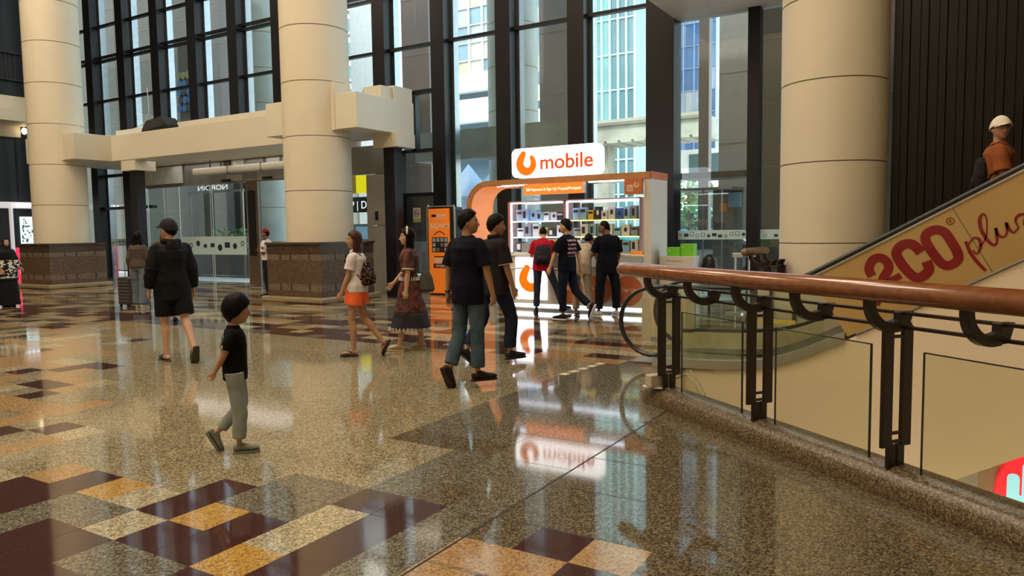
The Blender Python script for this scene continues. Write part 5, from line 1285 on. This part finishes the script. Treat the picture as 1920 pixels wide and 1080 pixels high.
        for sd in straps:
            g_ = -1 if sd == 'L' else 1; x = g_*.085*k*s.wide
            b = MB(); b.loft([(s.sp(.9)+bk*(d0+.01)+V3(x,0,0), .02*k, .007), (s.sp(1.0)+bk*.065*k+V3(x,0,-.012*k), .02*k, .007), (s.sp(1.0)+V3(x*1.05,0,.012*k), .02*k, .007), (s.sp(.93)+s.fd*.092*k+V3(x*1.1,0,0), .02*k, .007), (s.sp(.75)+s.fd*.122*k+V3(x*1.25,0,0), .02*k, .007), (s.sp(.5)+s.fd*.09*k+V3(g_*(s.W[3]+.012),0,0), .016*k, .007), (s.sp(.36)+bk*.07*k+V3(g_*(s.W[2]+.012),0,0), .014*k, .006), (c(t0+.08)-bk*dp*.4+V3(g_*wd*.7,0,0), .014*k, .006)], V3(1,0,0), 8)
            s.own(b, 'shoulder_strap', m_, None, None, parent=o)
        return o
DN = (0, 0, -1)
def printed(name, base, pcol, cen, half, scale=40., thr=.5, rows=None, rough=.85, col2=None):
    """woven cloth with a printed motif inside a box given in the wearer's own coordinates"""
    m, t, b = _nodes(name); tc = t.nodes.new('ShaderNodeTexCoord'); L = t.links.new
    def math_(op, a, b_=None, c=None):
        n = t.nodes.new('ShaderNodeMath'); n.operation = op
        for i, v in enumerate((a, b_, c)):
            if v is None: continue
            if isinstance(v, (int, float)): n.inputs[i].default_value = v
            else: L(v, n.inputs[i])
        return n.outputs[0]
    sp = t.nodes.new('ShaderNodeSeparateXYZ'); L(tc.outputs['Object'], sp.inputs[0]); mask = None
    for i, ax in enumerate('XYZ'):
        d = math_('ABSOLUTE', math_('SUBTRACT', sp.outputs[ax], float(cen[i]))); q = math_('LESS_THAN', d, float(half[i]))
        mask = q if mask is None else math_('MULTIPLY', mask, q)
    if rows:
        rr = math_('LESS_THAN', math_('FRACT', math_('MULTIPLY', sp.outputs['Z'], rows)), .5); mask = math_('MULTIPLY', mask, rr)
    n = t.nodes.new('ShaderNodeTexNoise'); n.inputs['Scale'].default_value = scale; n.inputs['Detail'].default_value = 1; L(tc.outputs['Object'], n.inputs['Vector'])
    mask = math_('MULTIPLY', mask, math_('GREATER_THAN', n.outputs['Fac'], thr))
    mx = t.nodes.new('ShaderNodeMix'); mx.data_type = 'RGBA'; mx.inputs[6].default_value = (*base, 1); mx.inputs[7].default_value = (*pcol, 1); L(mask, mx.inputs[0])
    out = mx.outputs[2]
    if col2:
        n2 = t.nodes.new('ShaderNodeTexNoise'); n2.inputs['Scale'].default_value = scale*.6; L(tc.outputs['Object'], n2.inputs['Vector'])
        m2 = t.nodes.new('ShaderNodeMix'); m2.data_type = 'RGBA'; L(out, m2.inputs[6]); m2.inputs[7].default_value = (*col2, 1); L(math_('MULTIPLY', mask, math_('GREATER_THAN', n2.outputs['Fac'], .56)), m2.inputs[0]); out = m2.outputs[2]
    L(out, b.inputs['Base Color']); b.inputs['Roughness'].default_value = rough; b.inputs['Specular IOR Level'].default_value = .15; return m
def fdir(r, f): v = RT2*r+FW2*f; return (v.x, v.y)
NAVY = (.008, .010, .022); BLK = (.009, .009, .011)

# man with black cap, hooded jacket and shorts
p = Person('person in black cap, black hooded jacket, shorts and olive slides walking away left', (-8.44, 5.61), 'L', fdir(-.66, .75), 1.78, 'm', 1.06, covered=False,
  legs=dict(L=((0,.10,-1), (0,-.04,-1), (-.1,1,0)), R=((.02,-.26,-1), (0,-.72,-.85), (.05,.5,-.9))),
  arms=dict(R=((.22,.0,-1), (.12,.22,-1), (.05,.15,-1)), L=((-.2,-.05,-1), (-.05,.45,-1))), head=(28, 2, 0), skin=SKIN_L)
p.top(cloth('black_nylon', (.006,.006,.008), .7), sleeve=1.90, hem=-.20, ease=.034, fold=.03, name='jacket')
b = MB(); bk = -p.fd
b.loft([(p.neck+V3(-.09,.03,.02), .03, .03), (p.neck+V3(-.085,-.05,.02), .036, .036), (p.neck+V3(0,-.10,.0), .045, .045), (p.neck+V3(.085,-.05,.02), .036, .036), (p.neck+V3(.09,.03,.02), .03, .03)], None, 12)
b.ell(p.neck+V3(0,-.115,-.07), (.10,.04,.10)); p.mk(b, 'hood', MATS['black_nylon'], p.body, .008, sm=3, fold=.02)
p.bottom(cloth('black_shorts', (.006,.006,.008), .8), length=.86, r_top=.118, r_hem=.112, name='shorts', fold=.02)
p.hair('short'); p.cap(cloth('black_cap', (.014,.014,.018), .7)); p.shoe(cloth('olive_foam', (.075,.075,.055), .7), 'slide')
# boy
p = Person('person, small boy in black printed tee and pale jeans, hands clasped behind', (-4.36, 3.45), 'R', fdir(.96, .25), 1.14, 'c', 1.0,
  legs=dict(R=((0,.10,-1), (0,-.05,-1), (0,1,.02)), L=((0,.10,-1), (0,-.72,-.75), (0,.5,-.87))),
  arms=dict(R=((.06,-.42,-1), (-.12,-.55,-1), (-.8,-.4,-.55), (0,-.5,-.2)), L=((-.06,-.42,-1), (.10,-.62,-1), (.75,-.45,-.5), (0,.4,-.2))), head=(8, -4, 0), skin=SKIN, headscale=1.30, voxel=.0058, curl=(.9, .9))
p.top(printed('boy_tee', (.003,.003,.004), (.32,.33,.32), (.06, -.16, p.sp(.66).z), (.2, .10, .11), 55, .50), sleeve=.72, hem=-.085, ease=.022, name='tee_shirt')
p.bottom(cloth('pale_jeans', (.27,.30,.30), .9, scale=9), length=1.84, r_top=.10, r_knee=.082, r_hem=.066, fold=.022)
p.hair('bowl', vol=1.25); clog = cloth('grey_green_foam', (.17,.18,.15), .6); p.shoe(clog, 'clog')
# woman in white tee and orange shorts
p = Person('person in white tee and orange shorts with small backpack, walking left', (-6.52, 6.86), 'L', fdir(-1, .1), 1.58, 'f', 1.05, covered=False,
  legs=dict(L=((0,.14,-1), (0,-.05,-1), (0,1,0)), R=((0,-.16,-1), (0,-.66,-.85), (0,.42,-.9))),
  arms=dict(L=((-.12,.22,-1), (-.03,.42,-1)), R=((.15,-.2,-1), (.05,.05,-1))), head=(22, 4, 0), skin=SKIN)
p.top(cloth('white_tee', (.62,.56,.58), .85), sleeve=.68, hem=-.06, ease=.030, fold=.02, name='tee_shirt')
p.bottom(cloth('neon_orange', (.90,.16,.05), .8), length=.50, r_top=.112, r_hem=.112, name='shorts', fold=.016)
p.hair('long', HAIR_B, length=.16); p.backpack(printed('backpack_print', (.010,.009,.010), (.30,.16,.09), (0, -.35, p.sp(.4).z), (.3, .3, .3), 45, .60), 'small black patterned backpack worn by the woman in orange shorts', wd=.135, dp=.075, t0=.06, t1=.74, off=.005, top_w=.55)
p.shoe(cloth('black_sandal', (.02,.015,.015), .6), 'sandal')
# woman in patterned dress
def dress_mat(name, z0, z1):
    m, t, b = _nodes(name); tc = t.nodes.new('ShaderNodeTexCoord'); L = t.links.new
    n = t.nodes.new('ShaderNodeTexNoise'); n.inputs['Scale'].default_value = 13; n.inputs['Detail'].default_value = 3; L(tc.outputs['Object'], n.inputs['Vector'])
    r = t.nodes.new('ShaderNodeValToRGB'); e = r.color_ramp.elements; e[0].position = .38; e[0].color = (.009,.007,.010,1); e[1].position = .66; e[1].color = (.055,.05,.02,1)
    for q, c in ((.46, (.10,.012,.010,1)), (.54, (.15,.032,.014,1)), (.60, (.022,.015,.013,1))): k = e.new(q); k.color = c
    L(n.outputs['Fac'], r.inputs[0]); sp = t.nodes.new('ShaderNodeSeparateXYZ'); L(tc.outputs['Object'], sp.inputs[0])
    r2 = t.nodes.new('ShaderNodeValToRGB'); r2.color_ramp.interpolation = 'CONSTANT'; e2 = r2.color_ramp.elements; e2[0].color = (1,1,1,1); e2[1].position = .999; e2[1].color = (0,0,0,1)
    mr = t.nodes.new('ShaderNodeMapRange'); mr.inputs[1].default_value = z0; mr.inputs[2].default_value = z1; L(sp.outputs['Z'], mr.inputs[0]); L(mr.outputs[0], r2.inputs[0])
    for q, c in ((.06, (.0,0,0,1)), (.08, (1,1,1,1)), (.80, (.25,.25,.25,1)), (.88, (1,1,1,1))): k = e2.new(q); k.color = c
    mx = t.nodes.new('ShaderNodeMix'); mx.data_type = 'RGBA'; L(r2.outputs[0], mx.inputs[0]); L(r.outputs[0], mx.inputs[6]); mx.inputs[7].default_value = (.010,.012,.018,1); L(mx.outputs[2], b.inputs['Base Color']); b.inputs['Roughness'].default_value = .8; return m
p = Person('person in red and black patterned dress with headband and shoulder bag, walking left', (-6.33, 7.52), 'L', fdir(-1, -.1), 1.64, 'f', 1.0, covered=False,
  legs=dict(L=((0,.24,-1), (0,.14,-1), (0,1,.06)), R=((0,-.17,-1), (0,-.20,-1), (0,1,-.02))),
  arms=dict(L=((-.16,.06,-1), (-.06,.12,-1)), R=((.2,.28,-1), (.1,.75,-.8))), head=(5, 2, 0), skin=SKIN_L)
dm = dress_mat('dress_cloth', .30, .52); p.skirt(dm, .30, (.235, .27)); dm2 = dress_mat('dress_top_cloth', -2, -1)
p.top(dm2, sleeve=.78, hem=.16, ease=.030, fold=.012, name='blouse')
trim = mat('white_trim', (.62,.60,.56), .8)
for nm, c, rx, ry, n_ in (('waist_tassels', p.sp(.17), p.W[2]+.045, p.D[2]+.05, 26), ('hem_tassels', V3(0, .03, .295), .225, .26, 30)):
    b = MB()
    for i in range(n_):
        a = 2*pi*i/n_; q = c+V3(rx*cos(a), ry*sin(a), -.012); b.loft([(q+V3(0,0,.03), .006, .006), (q, .008, .008), (q-V3(0,0,.018), .011, .011)], None, 6)
    b.build(nm, trim, p.body, kind='stuff')
sh, el = p.arms['L'][0], p.arms['L'][1]; b = MB(); c = sh.lerp(el, .82); b.loft([(c+(el-sh)*(.02), .072, .076), (c-(el-sh)*.03, .074, .078)], V3(1,0,0), 18); b.build('sleeve_trim', trim, p.body, smooth=True)
p.hair('long', length=.30, vol=1.05)
b = MB(); b.loft([(p.H((.099*cos(a), .012, .0+.156*sin(a))), .012, .005) for a in [radians(15+15*i) for i in range(11)]], (0,1,0), 8); b.build('headband', mat('cream_band', (.62,.55,.42), .6), p.body, smooth=True)
b = MB()
for g_ in (-1, 1): disc(b, g_*.032, .004, .021, .019, 0, .003, plane=lambda a, dz: p.H((a[0], .094+dz, a[1])), n=16, r_in=.017)
b.add([p.H((-.011,.098,.008)), p.H((.011,.098,.008)), p.H((.011,.098,.005)), p.H((-.011,.098,.005))], [(0,1,2,3)]); b.build('eyeglasses', mat('pale_frame', (.7,.68,.66), .2, .6), p.body)
p.shoe(cloth('cream_flats', (.50,.43,.26), .6), 'slide')
b = MB(); c = p.sp(.06)+V3(-.03, -.215, .0); b.loft([(c+V3(0,0,.13), .015, .05), (c+V3(0,0,.05), .035, .085), (c+V3(0,0,-.10), .05, .115), (c+V3(0,0,-.14), .025, .09)], V3(1,0,0), 16, sq=.6)
bag = p.own(b, 'shoulder_bag', cloth('olive_grey_bag', (.075,.078,.062), .6), 'grey olive shoulder bag hanging behind the woman in patterned dress', 'bag', vox=.008)
b = MB(); b.loft([(c+V3(0,.10,.12), .008, .006), (p.sp(.7)+V3(-.10,-.125,0), .008, .006), (p.sp(1.0)+V3(-.085,-.065,-.012), .008, .006), (p.sp(1.0)+V3(-.085,.01,.008), .008, .006), (p.sp(.75)+V3(-.11,.115,0), .008, .006), (p.sp(.4)+V3(-.165,.0,0), .008, .006), (c+V3(0,.08,.13), .008, .006)], None, 8); p.own(b, 'shoulder_strap', MATS['olive_grey_bag'], None, None, parent=bag)
# man in dark tee and jeans with bottle
p = Person('person in navy black tee and blue jeans carrying a bottle, walking away', (-4.12, 6.12), 'R', fdir(.62, .78), 1.72, 'm', 1.02,
  legs=dict(R=((.05,.03,-1), (0,-.03,-1), (.45,.9,0)), L=((-.02,-.04,-1), (.0,-.42,-.95), (.05,.45,-.9))),
  arms=dict(R=((.26,.08,-1), (.12,.22,-1), (.05,.12,-1)), L=((-.24,-.12,-1), (-.12,.06,-1), (-.08,.1,-1))), head=(-52, 3, 0), skin=SKIN, curl=(.35, 1.1), voxel=.0058)
p.top(cloth('navy_tee', (.003,.004,.011), .85), sleeve=.82, hem=-.17, ease=.03, fold=.024, name='tee_shirt')
p.bottom(cloth('blue_jeans', (.055,.085,.115), .9, scale=8, var=.25), length=1.90, r_top=.095, r_knee=.074, r_hem=.072, fold=.02)
p.hair('short', vol=1.25); p.shoe(cloth('dark_brown_rubber', (.028,.017,.014), .5), 'clog')
sh, el, wr, hd, pn, cu = p.arms['R']; g = wr+hd*.10+pn*.03
b = MB(); tp = g+V3(0,.0,.05); prof = [(.012,.0),(.014,.02),(.014,.035),(.032,.06),(.035,.08),(.033,.15),(.035,.22),(.033,.255),(.02,.26)]
b.loft([(tp-V3(-.01*z_/.26,-.015*z_/.26,z_), r_, r_) for r_, z_ in prof], (1,0,0), 18)
bo = p.own(b, 'water_bottle', glassmat('bottle_plastic', (.85,.88,.88), fog=((.72,.74,.74), .6)), 'clear white plastic bottle in the hand of the man in jeans', 'bottle')
b = MB(); b.loft([(tp+V3(0,0,.012), .015, .015), (tp-V3(0,0,.012), .015, .015)], (1,0,0), 16); p.own(b, 'bottle_cap', M['white'], None, None, parent=bo)
sh, el, wr, hd, pn, cu = p.arms['L']; b = MB(); b.loft([(wr-hd*.01, .033, .027), (wr-hd*.03, .034, .028)], pn.cross(hd), 16); b.ell(wr-hd*.02-pn*.026, (.016, .016, .016)); p.own(b, 'wristwatch', M['rubber'], 'black wristwatch on the left wrist of the man in jeans', 'watch')
# man in dark polo shirt
p = Person('person in dark brown grey polo shirt and navy trousers striding right', (-4.56, 7.47), 'R', fdir(.85, .52), 1.76, 'm', 1.06,
  legs=dict(R=((.0,.42,-1), (0,-.06,-1), (0,1,.02)), L=((0,-.30,-1), (0,-.62,-1), (0,.75,-.66))),
  arms=dict(L=((-.2,-.22,-1), (-.05,.05,-1), (0,.1,-1)), R=((.12,.15,-1), (0,.35,-1))), head=(-22, -2, 0), skin=SKIN)
p.top(cloth('brown_grey_polo', (.017,.012,.014), .85), sleeve=.84, hem=-.16, ease=.032, fold=.02, name='polo_shirt')
b = MB(); b.loft([(p.neck+V3(0,-.005,.01), .078, .078), (p.neck+V3(0,-.01,.055), .070, .070)], (1,0,0), 20); b.build('collar', cloth('dark_collar', (.012,.011,.013)), p.body, smooth=True)
for sd in 'LR':
    sh, el = p.arms[sd][:2]; c = sh.lerp(el, .83); b = MB(); b.loft([(c+(el-sh)*.012, .089, .092), (c-(el-sh)*.012, .090, .093)], p.arms[sd][4], 20); b.build('sleeve_stripe', mat('peach_stripe', (.55,.38,.32), .8), p.body, smooth=True)
p.bottom(cloth('navy_trousers', (.014,.018,.036), .85), length=1.90, r_top=.10, r_knee=.078, r_hem=.070, fold=.02); p.hair('short', vol=1.35)
p.shoe(cloth('charcoal_clog', (.020,.022,.026), .5), 'clog')
# man in red shirt at the counter
p = Person('person in red shirt and jeans with dark sling backpack, head bowed at kiosk', (-6.94, 12.3), 'L', fdir(.05, 1), 1.68, 'm', 1.05,
  legs=dict(L=((-.05,-.02,-1), (-.04,.02,-1), (-.15,1,0)), R=((.42,.02,-1), (.36,-.05,-1), (.9,.6,0))),
  arms=dict(R=((.22,.35,-.9), (-.05,.9,.12), (-.3,.9,.1)), L=((-.2,.3,-.9), (.3,.9,0))), lean=(.05, .15, 1), head=(0, -26, 0), skin=SKIN_L, voxel=.0075)
p.top(cloth('red_shirt', (.42,.010,.035), .8), sleeve=.8, hem=-.12, ease=.03, fold=.02, name='shirt')
p.bottom(cloth('dark_jeans', (.022,.032,.055), .9), length=1.93, r_top=.095, r_knee=.070, r_hem=.062); p.hair('bald', vol=1.0); p.shoe(cloth('black_shoe', (.008,.008,.010), .5), 'shoe')
p.backpack(cloth('charcoal_pack', (.022,.022,.032), .7), 'dark charcoal backpack slung low on the left of the man in red shirt', wd=.16, dp=.085, t0=-.02, t1=.74, straps='L', off=.0)
# walking man in navy with back print
p = Person('person in navy outfit with pale print on back, walking left past the kiosk', (-5.98, 11.5), 'L', fdir(-.80, .6), 1.77, 'm', 1.0,
  legs=dict(L=((0,.10,-1), (0,-.02,-1), (0,1,0)), R=((0,-.22,-1), (0,-.85,-.75), (0,.35,-.93))),
  arms=dict(L=((-.25,.42,-1), (-.1,.35,-1)), R=((.15,-.4,-1), (.05,-.15,-1))), head=(18, 0, 0), skin=SKIN_L, voxel=.0075)
p.top(printed('navy_print_tee', (.003,.004,.011), (.50,.30,.34), (0, -.2, p.sp(.60).z), (.13, .15, .15), 42, .44, rows=14), sleeve=.85, hem=-.12, ease=.03, fold=.02, name='tee_shirt')
p.bottom(cloth('navy_joggers', (.007,.009,.022), .85), length=1.88, r_top=.10, r_knee=.075, r_hem=.062, fold=.02); p.hair('short', vol=1.7)
p.shoe(cloth('navy_sneaker', (.012,.012,.02), .6), 'sneaker', sole=mat('white_rubber', (.65,.63,.66), .5))
# person in beige bending over
p = Person('person in beige shirt and trousers bending over the kiosk counter', (-6.05, 12.2), 'L', fdir(.35, .93), 1.66, 'm', 1.02,
  legs=dict(L=((-.04,-.02,-1), (-.02,.0,-1), (0,1,0)), R=((.10,.02,-1), (.08,-.02,-1), (.1,1,0))),
  arms=dict(R=((.25,.45,-.8), (.1,.5,-.7)), L=((-.1,.7,-.5), (.2,.9,-.1))), lean=(.10, .78, .62), head=(0, -30, 0), skin=SKIN_D, voxel=.0075)
p.top(cloth('beige_shirt', (.47,.40,.31), .85), sleeve=.85, hem=-.15, ease=.03, fold=.02, name='shirt'); p.bottom(cloth('beige_trousers', (.36,.29,.21), .85), length=1.93, r_top=.098, r_knee=.074, r_hem=.068, fold=.02)
p.hair('short'); p.shoe(cloth('brown_sandal', (.10,.07,.05), .6), 'slide')
b = MB(); c = p.sp(1.0)+V3(.24,.10,-.08); b.loft([(c+V3(0,0,.24), .03, .02), (c+V3(.02,0,.10), .09, .05), (c+V3(.02,0,-.08), .12, .07), (c+V3(-.06,0,-.24), .07, .05), (c+V3(-.1,0,-.30), .02, .02)], (1,0,0), 14)
p.own(b, 'plastic_bag', glassmat('bag_film', (.9,.85,.87), fog=((.75,.66,.68), .62)), 'pale translucent plastic bag held by the person bending over the counter', 'bag', vox=.012)
# man in black at the right of the kiosk
p = Person('person in black tee and trousers standing at right end of the kiosk counter', (-5.62, 12.22), 'L', fdir(-.22, .97), 1.76, 'm', 1.0,
  legs=dict(L=((-.10,.06,-1), (-.06,.0,-1), (-.5,.85,0)), R=((.16,-.02,-1), (.02,-.03,-1), (.1,1,0))),
  arms=dict(L=((-.22,.25,-1), (.2,.8,.05)), R=((.25,.15,-1), (.15,.6,-.5))), head=(42, -14, 0), skin=SKIN_D, voxel=.0075)
p.top(cloth('black_tee', (.003,.004,.009), .85), sleeve=.85, hem=-.17, ease=.035, fold=.02, name='tee_shirt'); p.bottom(cloth('black_trousers', (.007,.008,.014), .85), length=1.90, r_top=.112, r_knee=.088, r_hem=.072, fold=.025)
p.hair('bald', vol=.9); p.shoe(cloth('cream_sneaker', (.50,.46,.36), .6), 'sneaker', sole=mat('white_rubber', (.65,.63,.66), .5))
# woman with suitcase
p = Person('person with long black hair, olive top and wide jeans pulling a suitcase', (-15.16, 9.48), 'L', fdir(.05, 1), 1.66, 'f', 1.05,
  legs=dict(L=((-.02,.10,-1), (0,.02,-1), (-.05,1,0)), R=((.03,-.06,-1), (0,-.12,-1), (.1,1,-.05))),
  arms=dict(L=((-.22,-.05,-1), (-.05,.25,-1), (0,0,-1)), R=((.22,.1,-1), (-.1,.8,-.5))), head=(10, 0, 0), skin=SKIN_L, voxel=.0075)
p.top(cloth('olive_brown_top', (.075,.060,.048), .85), sleeve=1.75, hem=-.02, ease=.03, fold=.02, name='top'); p.bottom(cloth('mid_blue_jeans', (.11,.14,.18), .9), length=1.96, r_top=.105, r_knee=.098, r_hem=.10, fold=.02)
p.hair('long', length=.30, vol=1.25); p.shoe(cloth('white_sneaker', (.60,.58,.54), .6), 'sneaker')
sx, sy = -15.62, 9.55
su = empty('suitcase', (sx, sy, 0), 'dark hard shell suitcase on wheels pulled by the woman in wide jeans', 'suitcase')
b = MB(); rbox(b, sx-.20, sx+.20, .06, .66, .04, sy-.12, sy+.12); b.build('shell', mat('dark_grey_shell', (.045,.040,.036), .35), su, bevel=.02)
b = MB()
for k in range(7): b.box(sx-.17, sx+.17, sy-.128, sy-.12, .14+.07*k, .155+.07*k); b.box(sx+.2, sx+.208, sy-.1, sy+.1, .14+.07*k, .155+.07*k)
b.build('ribs', mat('grey_shell_rib', (.12,.13,.14), .3), su)
for dx in (-.16, .16):
    for dy in (-.08, .08):
        b = MB(); b.cyl((sx+dx-.012, sy+dy, .03), (sx+dx+.012, sy+dy, .03), .03, n=16); b.build('wheel', M['rubber'], su)
b = MB(); b.loft([((sx-.09, sy, .64), .008, .008), ((sx-.09, sy, .98), .008, .008), ((sx+.09, sy, .98), .008, .008), ((sx+.09, sy, .64), .008, .008)], None, 8); b.build('pull_handle', M['steel_d'], su)
# brown haired person hidden behind the capped man
p = Person('person with loose brown hair mostly hidden behind the man in black cap', (-12.28, 8.18), 'L', fdir(-.3, .95), 1.61, 'f', 1.0,
  legs=dict(L=((0,.05,-1), (0,-.03,-1), (0,1,0)), R=((0,-.03,-1), (0,-.06,-1), (0,1,0))), arms=dict(L=((-.15,0,-1), (0,.1,-1)), R=((.15,0,-1), (0,.1,-1))), head=(0, 0, 0), skin=SKIN_L, voxel=.0085)
p.top(cloth('charcoal_top', (.03,.03,.033), .85), sleeve=1.8, hem=-.1, ease=.03, name='top'); p.bottom(cloth('black_leggings', (.01,.01,.012), .85), length=1.93, r_top=.085, r_knee=.06, r_hem=.05); p.hair('long', mat('hair_chestnut', (.10,.038,.014), .45, var=.4, scale=60), length=.20, vol=2.6); p.shoe(cloth('black_shoe', (.008,.008,.010), .5), 'shoe')
# guard
p = Person('person, guard in white shirt and red beret beside the middle column base', (-14.86, 12.72), 'L', fdir(-1, .05), 1.72, 'm', 1.0,
  legs=dict(L=((0,.05,-1), (0,-.16,-1), (0,1,0)), R=((0,-.08,-1), (0,-.14,-1), (0,1,0))),
  arms=dict(L=((-.12,.12,-1), (.75,.5,.32)), R=((.12,.12,-1), (-.75,.6,.28))), head=(6, 0, 0), skin=SKIN_D, voxel=.0075)
gw = cloth('guard_shirt', (.62,.58,.57), .8); p.top(gw, sleeve=.9, hem=-.02, ease=.022, name='shirt'); p.bottom(cloth('guard_trousers', (.012,.012,.016), .8), length=1.94, r_top=.088, r_knee=.066, r_hem=.06); p.hair('bald', vol=1.2); p.shoe(cloth('black_shoe', (.008,.008,.010), .5), 'shoe')
b = MB(); vs_, fs_ = p.grid(lambda dx, dy, dz: p.H(Vector((p.shape(dx,dy,dz).x*1.14, p.shape(dx,dy,dz).y*1.12, max(.052, p.shape(dx,dy,dz).z*1.02+.012)))), 30, 20); b.add(vs_, fs_); p.mk(b, 'beret', cloth('red_beret', (.20,.010,.014), .8), p.body, 0).data.polygons.foreach_set('use_smooth', [True]*(len(fs_)))
b = MB(); b.loft([(p.sp(1.0)+V3(-.05,.02,.03), .009, .005), (p.sp(.9)+p.fd*.12+V3(-.05,0,0), .009, .005), (p.sp(.6)+p.fd*.15+V3(0,0,0), .009, .005), (p.sp(.5)+p.fd*.14+V3(.02,0,0), .009, .005)], None, 8); p.own(b, 'lanyard', mat('red_cord', (.35,.03,.03), .7), 'red lanyard on the guard\'s white shirt', 'lanyard')
for sd, g_ in (('L', -1), ('R', 1)):
    sh = p.arms[sd][0]; b = MB(); b.obox(sh+V3(-g_*.035,0,.075), nrm((1,0,-.35*g_)), V3(0,1,0), nrm((.35*g_,0,1)), .05, .03, .006); b.build('epaulette', mat('dark_epaulette', (.02,.02,.03), .7), p.body)
sh, el = p.arms['L'][:2]; c = sh.lerp(el, .5); b = MB(); disc(b, c.y, c.z, .03, .03, 0, .004, plane=lambda a, dz: V3(c.x-.082-dz, a[0], a[1]), n=16); b.build('arm_patch', mat('patch_dark', (.05,.04,.12), .7), p.body)
# woman at the left edge
p = Person('person in black headscarf and black white floral tunic at the left edge', (-18.25, 8.33), 'R', fdir(.85, -.3), 1.58, 'f', 1.25,
  legs=dict(R=((0,.12,-1), (0,.05,-1), (0,1,.0)), L=((0,-.05,-1), (0,-.1,-1), (0,1,0))), arms=dict(L=((-.2,.1,-1), (0,.6,-.5)), R=((.2,.05,-1), (0,.5,-.6))), skin=SKIN, voxel=.0085)
p.top(printed('floral_tunic', (.010,.010,.012), (.55,.52,.45), (0, 0, p.sp(.0).z), (1, 1, .20), 16, .50), sleeve=1.8, hem=-.28, ease=.05, fold=.03, name='tunic', flare=.03); p.skirt(cloth('black_skirt', (.007,.007,.009), .85), .05, (.24, .26))
b = MB(); vs_, fs_ = p.grid(lambda dx, dy, dz: p.H(p.shape(dx, dy, dz)*(1.16 if dy < .55 or dz > .62 else .9))); b.add(vs_, fs_); b.loft([(p.hc+V3(0,-.01,-.06), .08, .085), (p.sp(1.02), .11, .10), (p.sp(.85), p.W[4]+.045, p.D[4]+.05), (p.sp(.62), p.W[3]+.04, p.D[3]+.05)], (1,0,0), 20); p.mk(b, 'headscarf', cloth('black_scarf', (.009,.009,.011), .85), p.body, .009, sm=4, fold=.02); p.shoe(cloth('black_shoe', (.008,.008,.010), .5), 'shoe')
# rider on the escalator
p = Person('person in rust tee and white cap with dark backpack riding the escalator', (.27, 8.55), 'R', (1, .0), 1.62, 'm', .98,
  legs=dict(L=((-.03,.03,-1), (0,-.02,-1), (0,1,0)), R=((.03,.03,-1), (0,-.02,-1), (0,1,0))), arms=dict(R=((.15,.15,-1), (0,.7,-.6)), L=((-.15,.25,-1), (0,.9,.05))), head=(-66, 0, 0), skin=SKIN, z=.985, voxel=.0065, headscale=.97)
p.top(cloth('rust_tee', (.25,.072,.022), .85), sleeve=.85, hem=-.15, ease=.03, fold=.02, name='tee_shirt'); p.bottom(cloth('black_trousers', (.007,.008,.014), .85), length=1.90, r_top=.095, r_knee=.074, r_hem=.068); p.hair('short'); p.cap(cloth('white_cap', (.68,.64,.55), .7)); p.shoe(cloth('black_shoe', (.008,.008,.010), .5), 'shoe')
p.backpack(cloth('black_pack', (.012,.011,.012), .7), 'black backpack worn by the rider in white cap', wd=.14, dp=.07, t0=.0, t1=.74, off=.0)

for o in bpy.data.objects:
    if '_rot' in o: del o['_rot']
